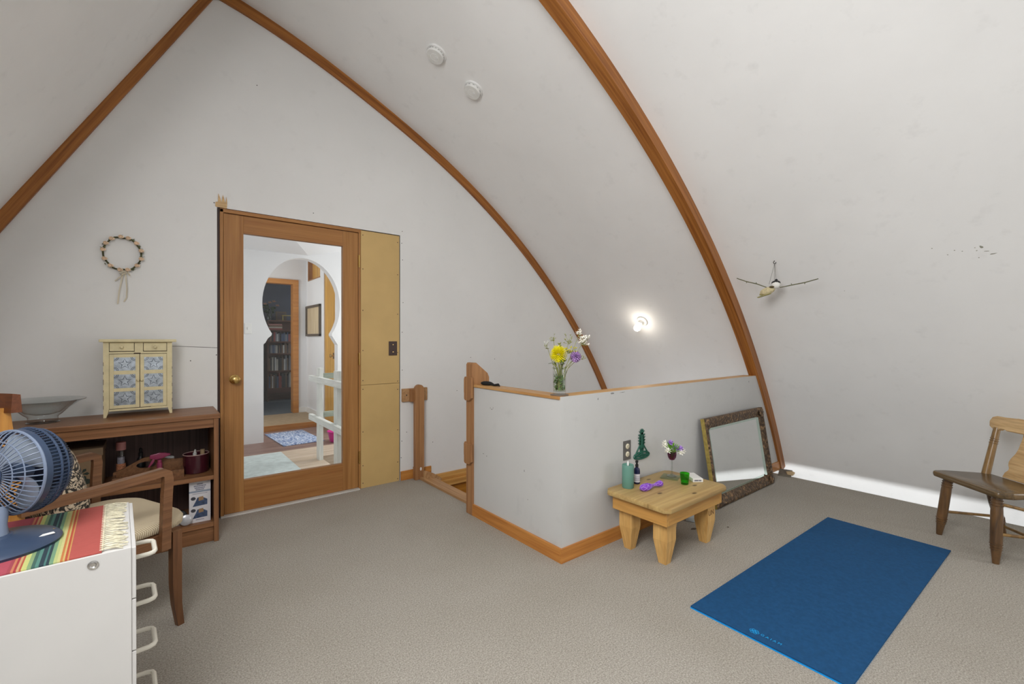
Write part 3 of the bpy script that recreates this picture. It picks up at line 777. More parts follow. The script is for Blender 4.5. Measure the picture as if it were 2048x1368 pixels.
# ------------------------------------------------------------------ lamp and detectors on the vault
def on_vault(x, y, z): return Vector((x, y, z)), Vector((CX-x, 0, CZ-z)).normalized()
P, n = on_vault(arcp(6.12, 1.373), 2.664, 1.373)
lp = thing('bulb_lamp', 'bare glowing bulb in a white holder on the vault', 'lamp', P)
b = B(); b.lathe([(.054, 0), (.056, .006), (.05, .014), (.03, .02), (.024, .03), (.022, .05), (.018, .052)], 28, along((0, 0, 0), n)); b.build('lamp_holder', plain('porcelain holder', (.7, .69, .66), .3), lp)
b = B(); b.lathe([(.013, .052), (.014, .062), (.024, .080), (.032, .098), (.0325, .112), (.026, .130), (.012, .140), (.002, .142)], 24, along((0, 0, 0), n)); b.build('bulb', emit('glowing bulb', (1, .91, .78), 24), lp)
def detector(z, y, lab, slot):
    P, n = on_vault(arcp(6.12, z), y, z)
    s = thing('smoke_detector', lab, 'smoke detector', P, 0, 'smoke detectors')
    Mx = along((0, 0, 0), n)
    b = B(); b.lathe([(.070, 0), (.070, .010), (.068, .013)], 36, Mx); b.build('base', M_white, s)
    b = B(); b.lathe([(.058, .012), (.060, .016), (.060, .030), (.056, .036), (.02, .038)], 36, Mx); b.build('body', plain('detector white', (.74, .74, .72), .5), s)
    b = B()
    for k in range(18 if slot else 12):
        a = 2*PI*k/(18 if slot else 12); b.box(-.0065, .0065, .0575, .0607, .017, .021, 0, Mx @ RZ(a))
    b.build('vent', plain('grey vent', (.30, .30, .29), .6), s, 0)
    b = B(); b.lathe([(.009, .036), (.009, .040), (.006, .041)], 14, Mx @ T(.012, -.01, 0))
    b.tube([(.028*math.cos(a), .028*math.sin(a), .038) for a in [2*PI*j/20 for j in range(20)]], .0012, 5, True, Mx)
    b.build('test_button', M_white, s)
detector(3.10, 2.681, 'white round smoke detector higher up on the vault with dark slots', True)
detector(2.959, 2.675, 'white round smoke detector lower on the vault nearer the long rib', False)

# ------------------------------------------------------------------ vase on the half wall corner
VX, VY, VZ = 1.752, 1.775, .8838
c = thing('coaster', 'thin dark coaster under the glass vase on the half wall', 'coaster', (VX, VY, VZ))
b = B(); b.lathe([(.05, 0), (.051, .002), (.05, .0045)], 28); b.build('disc', plain('brown coaster', (.16, .10, .06), .4), c)
v = thing('glass_vase', 'clear cylindrical glass vase on the corner of the half wall', 'vase', (VX, VY, VZ+.0046))
b = B(); b.lathe([(.034, 0), (.0355, .003), (.037, .152), (.0350, .153), (.0335, .018), (.002, .016)], 32); b.build('vessel', M_glass, v)
b = B(); b.lathe([(.033, .0185), (.034, .112), (.002, .112)], 28); b.build('water', thin('water', (.96, .98, .94), .6), v)
FG = 'cut flowers in the glass vase'
def stem(b, p1, r=.0018, p0=None):
    p0 = p0 or (random.uniform(-.018, .018), random.uniform(-.018, .018), .022)
    pm = (p0[0]*-.4+p1[0]*.35, p0[1]*-.4+p1[1]*.35, .14)
    b.tube([p0, pm, ((pm[0]+p1[0])/2, (pm[1]+p1[1])/2, (pm[2]+p1[2])/2+.003), p1], r, 5)
def flower(name, lab, cat='flower'):
    return thing(name, lab, cat, (VX, VY, VZ+.0046), 0, FG)
# camera sideways direction on the wall top is about (.78,-.62)
def S(u, z, dpt=0): return (u*.78+dpt*.62, -u*.62+dpt*.78, z)
f = flower('yellow_chrysanthemum', 'large yellow chrysanthemum in the vase')
b = B()
stem(b, S(-.006, .20)); b.build('stem', M_stem, f)
b = B(); cpt = Vector(S(-.006, .222, -.01))
for i in range(230):
    a = i*2.39996; zz = 1-1.8*(i+.5)/230; q = math.sqrt(max(0, 1-zz*zz)); dvec = Vector((q*math.cos(a), q*math.sin(a), zz))
    dvec = Matrix.Rotation(.9, 3, Vector((.78, -.62, 0))) @ dvec
    Ln = .034+.010*random.random()
    b.sph((0, 0, Ln/2), (.0030, .0016, Ln/2), 6, along(cpt+dvec*.012, dvec))
b.build('petals', M_yellow, f)
f = flower('purple_chrysanthemum', 'purple and lilac chrysanthemum beside the yellow one')
b = B(); stem(b, S(.075, .19)); b.build('stem', M_stem, f)
b = B(); cpt = Vector(S(.088, .207, -.005)); petal_ball(b, cpt, .020, 90, .014, 1, -1); petal_ball(b, cpt, .012, 24, .014, 1, -1); b.build('petals', plain('mixed purple petals', (.40, .24, .50), .6, var=.5, vs=60), f)
def sprig(name, lab, u, z, n, mat, spread, size=.005, dp=0):
    f = flower(name, lab)
    b = B(); tip = Vector(S(u, z, dp)); stem(b, tuple(tip), .0014)
    heads = []
    for i in range(n):
        q = tip+Vector((random.uniform(-1, 1)*spread, random.uniform(-1, 1)*spread, random.uniform(-1.2, 1)*spread)); heads.append(q)
        b.tube([tuple(tip-Vector((0, 0, spread*1.2))), tuple(q)], .0009, 4)
    b.build('stem', M_stem, f)
    b = B()
    for q in heads: petal_ball(b, q, size*.6, 8, size)
    b.build('heads', mat, f)
sprig('seed_sprig', 'tall thin seed sprig at the top left of the vase', -.034, .315, 9, M_olive, .018, .0038)
sprig('seed_sprig', 'olive branching seed sprig at the top middle of the vase', .054, .305, 14, M_olive, .024, .0045)
sprig('seed_sprig', 'olive clustered sprig just above the yellow chrysanthemum', .006, .268, 16, M_olive, .014, .005)
sprig('goldenrod', 'small golden yellow flower behind the purple chrysanthemum', .050, .245, 14, plain('golden flower', (.55, .50, .03), .6), .018, .006)
sprig('goldenrod', 'small golden yellow flower leaning out above the purple chrysanthemum', .085, .243, 10, plain('golden flower', (.55, .50, .03), .6), .012, .005)
sprig('white_blossom', 'large cluster of white blossom at the upper right of the vase', .135, .296, 26, M_whitepetal, .022, .009)
sprig('white_blossom', 'small topmost white blossom at the right of the vase', .112, .338, 9, M_whitepetal, .014, .008)
sprig('grey_umbel', 'pale grey drooping flower at the left of the vase', -.072, .272, 14, plain('pale grey petal', (.58, .58, .55), .7), .018, .0045)
sprig('seed_sprig', 'thin drooping sprig hanging at the right of the vase', .125, .215, 6, M_olive, .02, .004)
f = flower('leafy_twig', 'green leafy twig over the rim of the vase')
b = B()
for i in range(16):
    a = i*1.3; e_ = (.035*math.cos(a), .035*math.sin(a), .155+random.uniform(-.02, .05)); stem(b, e_, .0016)
b.build('stem', M_stem, f)
b = B()
for i in range(20):
    a = i*2.1; r_ = .03 if i < 14 else .05; q = Vector((r_*math.cos(a), r_*math.sin(a), random.uniform(.14, .20)))
    dvec = Vector((math.cos(a), math.sin(a), random.uniform(-.3, .8))); b.sph((0, 0, 0), (.006, .0015, .014), 6, along(q, dvec))
for i in range(90):
    a = random.uniform(0, 6.28); r_ = random.uniform(.012, .030); q = Vector((r_*math.cos(a), r_*math.sin(a), random.uniform(.03, .11)))
    b.sph((0, 0, 0), (.0055, .0012, .011), 5, along(q, (random.uniform(-1, 1), random.uniform(-1, 1), random.uniform(-1, 1))))
b.build('leaves', plain('dark leaf', (.09, .17, .035), .6, var=.3, vs=60), f)
# black cloth on the cap
k = thing('black_strap', 'crumpled black strap lying on the half wall cap by the post', 'strap', (1.765, 2.44, .884))
b = B()
b.sph((0, .03, .012), (.022, .05, .015), 12, RZ(.3)); b.tube([(0, .05, .006), (.004, 0, .012), (-.004, -.05, .006), (.006, -.08, .010), (.0, -.105, .004)], [.006, .012, .007, .009, .003], 8)
b.build('fabric', plain('black cloth', (.012, .012, .012), .9, bmp=.4, vs=40), k)
# wood scraps at the foot of the rib
for (x_, y_, rz_, lab, sz) in ((4.44, 1.63, .3, 'grey board offcut on the floor edge at the foot of the curved rib', (.09, .05)),):
    o = thing('wood_offcut', lab, 'wood scrap', (x_, y_, 0), rz_)
    b = B(); b.box(-.14, sz[0], -sz[1], sz[1], 0, .008, .002); b.build('board', plain('grey weathered board', (.16, .14, .11), .8, var=.3, vs=30), o, 0)
o = thing('wood_chip', 'small pale wood chip on the board at the foot of the curved rib', 'wood scrap', (4.40, 1.575, .008), .2)
b = B(); b.prism([(-.05, -.025), (.03, -.03), (.055, .0), (.01, .035), (-.03, .02)], 2, 0, .014, .001); b.build('chip', plain('raw wood', (.62, .46, .26), .7, var=.2), o, 0)

# ------------------------------------------------------------------ bookshelf on the left and what it carries
s = thing('bookshelf', 'long low walnut veneer bookshelf against the door wall', 'bookshelf', (-.32, 3.33, 0))
L = s.location
b = B(L); b.box(-.99, .319, 3.155, 3.525, .724, .752, .003); b.build('top', M_shelf, s, 0)
for x0 in (.288, -.98): 
    b = B(L); b.box(x0, x0+.024, 3.160, 3.52, 0, .724, .001); b.build('side_panel', M_shelfv, s, 0)
b = B(L); b.box(-.956, .288, 3.166, 3.184, .672, .724, .001); b.build('fascia', M_shelf, s, 0)
b = B(L); b.box(-.956, .288, 3.166, 3.505, .366, .39, .001); b.build('shelf', M_shelf, s, 0)
b = B(L); b.box(-.956, .288, 3.166, 3.505, .09, .118, .001); b.build('shelf', M_shelf, s, 0)
b = B(L); b.box(-.956, .288, 3.178, 3.196, .0, .09, .001); b.build('plinth', M_shelf, s, 0)
b = B(L); b.box(-.956, .288, 3.506, 3.514, .0, .724); b.build('back_panel', M_shelfback, s, 0)

c = thing('small_cabinet', 'small cream chipped paint cabinet with star tin panels on the bookshelf', 'cabinet', (-.052, 3.42, .752))
L = c.location; y0 = 3.352
b = B(L); b.box(-.222, .119, y0-.018, 3.50, 1.172, 1.188, .003); b.build('top', M_cream, c, 0)
for x0, x1 in ((-.205, -.181), (.075, .099)):
    b = B(L)
    for yy in (y0, 3.465):
        xm = (x0+x1)/2; rings = []
        for z, h in ((.752, .006), (.80, .012), (1.172, .012)):
            sh = .006 if x0 < -.1 else -.006
            sh = -sh*(1-min(1, (z-.752)/.048))
            rings.append([(xm-h+sh, yy, z), (xm+h+sh, yy, z), (xm+h+sh, yy+.022, z), (xm-h+sh, yy+.022, z)])
        b.sweep(rings)
    b.box(x0+.004, x1-.004, y0+.02, 3.467, .795, 1.172)
    b.build('side', M_cream, c, 0)
b = B(L); b.box(-.182, .076, y0+.006, 3.48, .79, 1.172); b.build('carcass', M_cream, c, 0)
b = B(L); b.box(-.182, .076, y0+.002, y0+.01, 1.107, 1.117); b.box(-.072, -.034, y0+.002, y0+.01, 1.116, 1.172, .001); b.build('face_rail', M_cream, c, 0)
b = B(L); b.box(-.182, .076, y0+.002, y0+.01, .786, .797); b.build('face_rail', M_cream, c, 0)
def knob(b, x, z, r=.0085): b.lathe([(r*.5, 0), (r*.5, r*.6), (r, r*1.1), (r*.8, r*1.7), (r*.2, r*1.9)], 14, along((x, y0, z), (0, -1, 0)))
for x0, x1 in ((-.179, -.074), (-.032, .073)):
    b = B(L); b.box(x0, x1, y0+.0005, y0+.012, 1.121, 1.167, .0015); dr = b.build('drawer', M_cream, c, 0)
    b = B(L); knob(b, (x0+x1)/2, 1.144); b.build('knob', M_cream, dr)
M_chip = plain('dark chipped edge', (.07, .045, .03), .8)
b = B(L)
for x0, x1, z0, z1 in ((-.0505, -.0475, .80, 1.107), (-.181, -.073, 1.1175, 1.1205), (-.033, .075, 1.1175, 1.1205), (-.0735, -.0715, 1.12, 1.168), (-.0345, -.0325, 1.12, 1.168), (-.1815, -.1795, 1.12, 1.168), (.0735, .0755, 1.12, 1.168), (-.18, .074, 1.1045, 1.1065), (-.075, -.045, 1.105, 1.111), (-.18, -.0, .797, .7995)):
    b.box(x0, x1, y0+.0012, y0+.005, z0, z1)
for z, h in ((1.05, .02), (1.0, .015), (.95, .03), (.90, .012), (.86, .03), (.81, .02)):
    b.box(-.2056, -.2035, y0-.0004, y0+.012, z-h/2, z+h/2); b.box(.0975, .0996, y0-.0004, y0+.012, z-.03-h/3, z-.03+h/3)
b.build('chipped_edge', M_chip, c, 0)
def star_panel(x0, x1, z0, z1, parent):
    b = B(L); b.mi = 0; b.box(x0, x1, y0+.002, y0+.005, z0, z1)
    b.mi = 1; cx, cz, R = (x0+x1)/2, (z0+z1)/2, (z1-z0)*.40
    pts = []
    for i in range(10):
        a = PI/2+i*PI/5; r = R if i % 2 == 0 else R*.42; pts.append((cx+r*math.cos(a)*.95, y0+.0018, cz+r*math.sin(a)))
    b.tube(pts, .0014, 4, True)
    for sx in (x0, x1):
        for sz in (z0, z1):
            for r in (.014, .020):
                a0 = {(x0, z0): 0, (x1, z0): PI/2, (x1, z1): PI, (x0, z1): 1.5*PI}[(sx, sz)]
                b.tube([(sx+r*math.cos(a0+PI/2*i/8), y0+.0018, sz+r*math.sin(a0+PI/2*i/8)) for i in range(9)], .0011, 4)
    o_ = b.build('tin_panel', [M_steel, M_tinline], parent, 0); o_['label'] = 'pressed tin panel with star outline'
for x0, x1, p0, p1, kx in ((-.179, -.0505, -.161, -.068, -.0575), (-.0475, .073, -.030, .056, -.0405)):
    b = B(L)
    b.box(x0, p0, y0, y0+.008, .80, 1.104, .0008); b.box(p1, x1, y0, y0+.008, .80, 1.104, .0008)
    zs = [(.80, .817), (.894, .913), (.99, 1.011), (1.086, 1.104)]
    for z0, z1 in zs: b.box(p0, p1, y0, y0+.008, z0, z1)
    dr = b.build('door', M_cream, c, 0)
    for z0, z1 in ((.817, .894), (.913, .99), (1.011, 1.086)): star_panel(p0, p1, z0, z1, dr)
    b = B(L); knob(b, kx, .955, .007); b.build('knob', M_cream, dr)

g = thing('glass_bowl', 'clear footed glass bowl with wide flaring rim on the bookshelf', 'bowl', (-.44, 3.37, .752))
b = B(); b.lathe([(.064, 0), (.065, .003), (.058, .007), (.057, .028), (.060, .034), (.075, .046), (.105, .078), (.14, .104), (.168, .117), (.168, .120), (.138, .110), (.100, .084), (.070, .054), (.04, .044), (.002, .042)], 48); b.build('bowl', M_cutglass, g, 50)

# items on the middle shelf
x = thing('printed_box', 'brown box with dark floral print on the middle shelf behind the armchair', 'box', (-.36, 3.33, .39))
b = B(x.location); b.box(-.52, -.203, 3.22, 3.45, .39, .575, .002); b.build('box_body', plain('brown card', (.20, .13, .07), .7), x, 0)
b = B(x.location); b.box(-.525, -.198, 3.215, 3.455, .575, .615, .002); b.build('lid', plain('darker card', (.14, .09, .05), .7), x, 0)
b = B(x.location)
for i in range(7):
    a = i*2*PI/7; b.prism([(-.285+.006*math.cos(a), .488+.006*math.sin(a)), (-.285+.026*math.cos(a-.3), .488+.026*math.sin(a-.3)), (-.285+.034*math.cos(a), .488+.034*math.sin(a)), (-.285+.026*math.cos(a+.3), .488+.026*math.sin(a+.3))], 1, 3.2185, 3.2195)
b.prism([(-.29, .455), (-.27, .465), (-.245, .455), (-.25, .435), (-.275, .43)], 1, 3.2185, 3.2195)
b.build('floral_print', plain('dark print', (.02, .03, .022), .7), x, 0)
p = thing('glass_bottle', 'clear patterned bottle with pink cap at the left end of the wooden caddy', 'bottle', (-.135, 3.435, .39))
b = B(); b.lathe([(.02, 0), (.0215, .003), (.0215, .155), (.019, .162), (.015, .164), (.0135, .160), (.019, .150), (.019, .006), (.002, .005)], 24); b.build('vessel', M_glass, p)
b = B(); b.lathe([(.0225, .162), (.0225, .206), (.02, .208), (.002, .208)], 24); b.build('cap', plain('salmon pink cap', (.62, .27, .25), .5), p)
b = B(); b.lathe([(.0218, .02), (.0218, .085)], 24, close=False); b.build('label', plain('orange label', (.50, .20, .10), .6, var=.5, vs=150), p)
b = B(); b.lathe([(.017, .007), (.017, .12), (.002, .12)], 20); b.build('contents', plain('lavender contents', (.40, .36, .42), .6, var=.3, vs=60), p)
cd = thing('wooden_caddy', 'wooden carrying caddy with arched handle on the middle shelf', 'caddy', (-.01, 3.33, .39))
L = cd.location
outl = [(-.165, .39), (.15, .39), (.15, .482), (.115, .482), (.08, .487), (.045, .503), (.0, .514), (-.04, .508), (-.08, .487), (-.12, .463), (-.165, .448)]
hole = [(-.022+.044*math.cos(a), .470+.019*math.sin(a)) for a in [PI/2+2*PI*i/20 for i in range(20)]]
# two halves so the grip hole is a real opening
lo = [(-.165, .392), (.15, .392), (.15, .47), (.022, .47)] + [(-.022+.044*math.cos(a), .470-.019*math.sin(a)) for a in [PI*i/10 for i in range(1, 10)]] + [(-.066, .47), (-.165, .448)]
hi = [(.022, .47), (.15, .47), (.15, .482), (.115, .482), (.08, .487), (.045, .503), (.0, .514), (-.04, .508), (-.08, .487), (-.12, .463), (-.165, .448), (-.066, .47)] + [(-.022-.044*math.cos(a), .470+.019*math.sin(a)) for a in [PI*i/10 for i in range(1, 10)]]
b = B(L); b.prism(lo, 1, 3.325, 3.339); b.prism(hi, 1, 3.325, 3.339); b.build('handle_board', M_teak, cd, 0)
b = B(L); b.box(-.165, .15, 3.235, 3.247, .39, .435, .001); b.box(-.165, .15, 3.405, 3.415, .39, .435); b.box(-.165, -.153, 3.247, 3.405, .39, .435); b.box(.138, .15, 3.247, 3.405, .39, .435); b.box(-.153, .138, 3.247, 3.405, .39, .397); b.build('tray', M_teak, cd, 0)
sp = thing('spray_bottle', 'translucent pink trigger spray bottle in the wooden caddy', 'bottle', (.038, 3.285, .398))
M_pink = plain('pink plastic', (.24, .035, .085), .3)
b = B(); b.lathe([(.022, 0), (.024, .003), (.024, .032), (.018, .045), (.012, .052), (.011, .062)], 22); b.build('bottle', plain('pink bottle', (.35, .07, .13), .2), sp)
b = B(); b.lathe([(.0135, .058), (.0135, .080), (.010, .084), (.010, .10)], 18)
b.prism([(-.045, .112), (-.043, .132), (.0, .140), (.025, .136), (.05, .128), (.05, .122), (.018, .108), (-.01, .102)], 1, -.009, .009, .003); b.build('spray_head', M_pink, sp)
b = B(); b.prism([(-.030, .114), (-.018, .112), (-.028, .085), (-.047, .062), (-.053, .066), (-.038, .09)], 1, -.006, .006, .002); b.build('trigger', M_pink, sp)
j = thing('jar', 'small jar with white lid behind the pink spray bottle', 'jar', (.082, 3.375, .397))
b = B(); b.lathe([(.024, 0), (.026, .003), (.026, .07), (.023, .075)], 24); b.build('jar_body', plain('dark jar', (.06, .05, .045), .2), j)
b = B(); b.lathe([(.0265, .074), (.0265, .090), (.024, .092), (.002, .092)], 24); b.build('lid', M_white, j)
k = thing('dark_bottle', 'small black dropper bottle behind the caddy handle', 'bottle', (-.048, 3.46, .39))
b = B(); b.lathe([(.017, 0), (.018, .003), (.018, .09), (.009, .104), (.009, .112)], 20); b.build('bottle', M_black, k)
b = B(); b.lathe([(.0105, .112), (.0105, .128), (.006, .130), (.0075, .150), (.002, .156)], 16); b.build('dropper', M_black, k)
k = thing('crock', 'maroon glazed crock with pale rim at the right end of the middle shelf', 'pot', (.212, 3.315, .39))
b = B(); b.lathe([(.058, 0), (.063, .004), (.065, .06), (.066, .108), (.062, .110), (.060, .10), (.060, .012), (.002, .010)], 36); b.build('pot', plain('maroon glaze', (.05, .008, .015), .18, spec=.6), k)
b = B(); b.tube([(.0645*math.cos(a), .0645*math.sin(a), .111) for a in [2*PI*i/36 for i in range(36)]], .0028, 6, True); b.build('rim', plain('pale worn rim', (.42, .28, .25), .4), k)
o = thing('roll_on_stick', 'white and silver stick standing in the maroon crock', 'stick', (.20, 3.31, .401))
b = B(); b.lathe([(.010, 0), (.010, .105), (.006, .108), (.004, .125)], 16, Matrix.Rotation(.06, 4, 'Y')); b.build('stick', plain('pale plastic', (.55, .55, .52), .4), o)
o = thing('cork', 'beige cork stopper standing in the maroon crock', 'cork', (.245, 3.325, .401))
b = B(); b.lathe([(.010, 0), (.012, .105), (.012, .118), (.002, .119)], 16); b.build('cork', plain('cork', (.36, .25, .14), .8), o)
# items on the lower shelf
x = thing('product_box', 'white product box with two photographs on the lower shelf', 'box', (.225, 3.24, .118), math.radians(-3))
b = B(); b.box(-.052, .052, -.035, .05, 0, .243, .001); bx = b.build('carton', plain('white carton', (.62, .60, .62), .5), x, 0)
b = B(); b.box(-.052, .052, -.0358, -.035, .176, .186); b.build('grey_band', plain('blue grey band', (.25, .29, .36), .5), bx, 0)
b = B()
for z, w_ in ((.224, .028), (.213, .058), (.202, .050), (.192, .040)): 
    q = -w_/2
    while q < w_/2: 
        d_ = random.uniform(.004, .008); b.box(q, min(w_/2, q+d_*.75), -.0358, -.035, z-.0035, z+.0035); q += d_
b.box(-.036, .036, -.0358, -.035, .167, .169); b.box(-.02, .02, -.0358, -.035, .015, .018)
b.build('printed_lines', M_ink, bx, 0)
for zz in (.095, .025):
    b = B(); b.mi = 0; b.prism([(-.035, zz), (.036, zz+.004), (.036, zz+.035), (.010, zz+.052), (-.012, zz+.05), (-.02, zz+.03)], 1, -.0358, -.035)
    b.mi = 1; b.prism([(-.006, zz+.03), (.018, zz+.034), (.016, zz+.055), (-.006, zz+.053)], 1, -.0361, -.035)
    b.mi = 2; b.prism([(-.032+.012*math.cos(a), zz+.047+.010*math.sin(a)) for a in [2*PI*i/16 for i in range(16)]], 1, -.0360, -.035)
    b.build('photo', [plain('blue photo', (.05, .075, .14), .5, var=.4, vs=70), plain('tan photo patch', (.33, .2, .1), .5), plain('dark badge', (.05, .05, .06), .5)], bx, 0)
h = thing('headphones', 'black and silver headphones lying on the lower shelf beside the white box', 'headphones', (.118, 3.215, .118))
b = B(); b.lathe([(.030, 0), (.034, .006), (.034, .020), (.026, .026), (.01, .027)], 26, T(.012, .03, .046) @ Matrix.Rotation(PI/2, 4, 'X') ); b.build('ear_cup', M_black, h)
b = B(); b.lathe([(.026, 0), (.030, .005), (.030, .016), (.022, .021), (.006, .022)], 26, T(.038, -.012, .031) @ Matrix.Rotation(PI/2-.1, 4, 'X')); b.build('ear_cup', plain('silver cup', (.50, .50, .52), .3, .4), h)
b = B(); b.tube([(.06*math.cos(a)-.03, .02, .04+.05*math.sin(a)) for a in [PI*i/14 for i in range(15)]], .005, 8); b.build('headband', M_black, h)
b = B(); b.tube([(.034*math.cos(a), .003, .036+.034*math.sin(a)) for a in [2*PI*i/24 for i in range(24)]], .0022, 6, True); b.build('silver_rim', M_chrome, h)

# wreath on the wall
w = thing('flower_wreath', 'small wreath of cream roses with a pale ribbon on the door wall', 'wreath', (-.13, YD-.012, 1.697))
b = B()
ringp = []
for i in range(48):
    a = 2*PI*i/48; ringp.append((.086*math.cos(a), .004*math.sin(5*a), .096*math.sin(a)+.003*math.sin(7*a)))
b.tube(ringp, .004, 6, True); b.tube([(x_*1.03, y_+.004*math.cos(9*i), z_*1.03) for i, (x_, y_, z_) in enumerate(ringp)], .0022, 5, True)
b.build('twig_ring', plain('brown green twig', (.075, .075, .03), .8, var=.5, vs=80), w)
b = B()
for i in range(60):
    a = random.uniform(0, 2*PI); rr = random.uniform(.95, 1.14); q = Vector((.086*rr*math.cos(a), random.uniform(-.012, .004), .096*rr*math.sin(a)))
    b.sph((0, 0, 0), (.0035, .001, .008), 5, along(q, (random.uniform(-1, 1), -.4, random.uniform(-1, 1))))
b.build('leaves', plain('sage leaf', (.13, .15, .07), .7, var=.4, vs=60), w)
M_rose = plain('cream rose', (.74, .56, .40), .7, var=.18, vs=50)
for a in (15, -14, -42, 44, 73, 95, 124, 148, 172, 203, 232, 262, 285):
    t_ = math.radians(a); q = Vector((.088*math.cos(t_), -.010, .098*math.sin(t_))); b = B()
    b.sph(q, (.010, .010, .010), 8)
    for k_ in range(7):
        aa = k_*2.4; dvec = Vector((math.cos(aa), -.6, math.sin(aa))).normalized(); b.sph((0, 0, 0), (.0085, .0035, .008), 6, along(q+dvec*.009, dvec.cross(Vector((0, 1, 0)))))
    b.build('rose', M_rose, w)
b = B()
def strip(pts, wd=.0035):
    rings = []
    for (x_, y_, z_) in pts: rings.append([(x_-wd, y_, z_), (x_+wd, y_, z_), (x_+wd, y_+.0008, z_), (x_-wd, y_+.0008, z_)])
    b.sweep(rings)
strip([(.006, -.008, -.10), (.0, -.008, -.13), (-.008, -.006, -.18), (-.016, -.004, -.23), (-.022, .002, -.30)])
strip([(.012, -.008, -.10), (.016, -.01, -.15), (.02, -.006, -.21), (.018, -.002, -.26), (.006, .004, -.285)])
b.tube([(.006, -.012, -.105), (-.014, -.016, -.118), (-.004, -.014, -.128), (.008, -.014, -.12), (.024, -.016, -.112), (.034, -.012, -.128)], .004, 6)
b.tube([(-.002, -.012, -.13), (-.02, -.008, -.15), (-.034, .0, -.165)], .003, 5)
b.build('ribbon', plain('pale cream ribbon', (.60, .54, .42), .6), w)

# ------------------------------------------------------------------ armchair
a = thing('armchair', 'teak armchair with beige woven seat behind the white drawers', 'chair', (-.23, 2.484, 0), math.radians(-64.5))
M_seat, nt, bb = nodes_of('beige woven seat')
v_ = coords(nt, (1, 1, 1), 'Object', (0, 0, .6)); wv = nt.nodes.new('ShaderNodeTexWave'); wv.inputs['Scale'].default_value = 75; wv.inputs['Distortion'].default_value = .6; lnk(nt, v_, wv.inputs['Vector'])
lnk(nt, ramp(nt, wv.outputs['Fac'], [(.2, (.46, .36, .22)), (.7, (.76, .66, .48))]), bb.inputs['Base Color']); bb.inputs['Roughness'].default_value = .9; bump(nt, bb, wv.outputs['Fac'], .5, .003)
def rr_poly(x0, x1, y0, y1, rads, n=8):  # rounded rectangle, rads for (x1,y0),(x1,y1),(x0,y1),(x0,y0)
    out = []
    for (cx, cy, a0), r in zip(((x1, y0, -PI/2), (x1, y1, 0), (x0, y1, PI/2), (x0, y0, PI)), rads):
        mx, my = cx-(r if cx == x1 else -r), cy-(r if cy == y1 else -r)
        for i in range(n+1): t_ = a0+PI/2*i/n; out.append((mx+r*math.cos(t_), my+r*math.sin(t_)))
    return out
b = B()
rings = []
for z, ins in ((.398, .012), (.404, .002), (.428, 0), (.442, .008), (.452, .03), (.458, .08)):
    rings.append([(x_, y_, z) for x_, y_ in rr_poly(-.262+ins, .262-ins, -.25+ins, .295-ins, (.05, .12, .12, .05))])
b.sweep(rings); b.build('seat', M_seat, a, 60)
M_teakx = wood('teak along x', (.12, .052, .023), (.26, .122, .054), 0, .38, 50, 2)
b = B(); b.box(-.245, .245, .19, .215, .335, .398, .003); b.build('seat_rail', M_teakx, a, 0)
b = B(); b.box(-.245, .245, -.255, -.23, .335, .398, .003); b.build('seat_rail', M_teakx, a, 0)
for sx in (-1, 1):
    b = B(); b.box(min(sx*.245, sx*.27), max(sx*.245, sx*.27), -.25, .20, .335, .398, .003); b.build('seat_rail', M_teak, a, 0)
    b = B(); rings = []   # front leg with slight sabre curve
    for z, h, dy in ((0, .012, .012), (.03, .0125, .008), (.09, .0145, .0), (.18, .0165, -.004), (.30, .017, -.004), (.398, .017, -.004)):
        cx, cy = sx*.272, .215+dy; rings.append([(cx-h, cy-h, z), (cx+h, cy-h, z), (cx+h, cy+h, z), (cx-h, cy+h, z)])
    b.sweep(rings); fl = b.build('leg', M_teakv, a, 30)
    b = B(); b.lathe([(.010, 0), (.011, .006)], 12, T(sx*.272, .227, -.0)); b.build('glide', M_chrome, fl)
    b = B(); rings = []
    for z, h, dy in ((0, .016, -.06), (.2, .02, -.02), (.40, .021, 0), (.65, .019, -.012), (.97, .015, -.055)):
        cx, cy = sx*.255, -.245+dy*.6; rings.append([(cx-h, cy-h, z), (cx+h, cy-h, z), (cx+h, cy+h, z), (cx-h, cy+h, z)])
    b.sweep(rings); b.build('leg', M_amberv, a, 30)
    # arm: post, rounded corner and rest in one bent piece
    path = [(.165, .34), (.168, .45), (.172, .56), (.176, .62), (.172, .645), (.155, .655), (.12, .652), (.0, .645), (-.12, .638), (-.25, .632)]
    b = B(); rings = []
    for i, (y_, z) in enumerate(path):
        p0 = path[max(0, i-1)]; p1 = path[min(len(path)-1, i+1)]; tv = Vector((0, p1[0]-p0[0], p1[1]-p0[1])).normalized(); nv = Vector((0, -tv.z, tv.y))
        if i < 4: h, wd = .0165, .0125
        elif i < 7: h, wd = .016, .014
        else: h, wd = .0145, .020
        cpt = Vector((sx*.287, y_, z))
        rings.append([tuple(cpt+nv*h+Vector((wd, 0, 0))), tuple(cpt+nv*h-Vector((wd, 0, 0))), tuple(cpt-nv*h-Vector((wd, 0, 0))), tuple(cpt-nv*h+Vector((wd, 0, 0)))])
    b.sweep(rings); b.build('armrest', M_teak, a, 30)
b = B(); rings = []
for i in range(13):
    x_ = -.30+.60*i/12; y_ = -.262-.035*(1-(x_/.285)**2); rings.append([(x_, y_-.012, .955), (x_, y_+.014, .955), (x_, y_+.010, 1.012), (x_, y_-.008, 1.016)])
b.sweep(rings); b.build('crest_rail', wood('dark crest', (.10, .028, .010), (.19, .06, .02), 0, .3, 60, 2), a, 30)
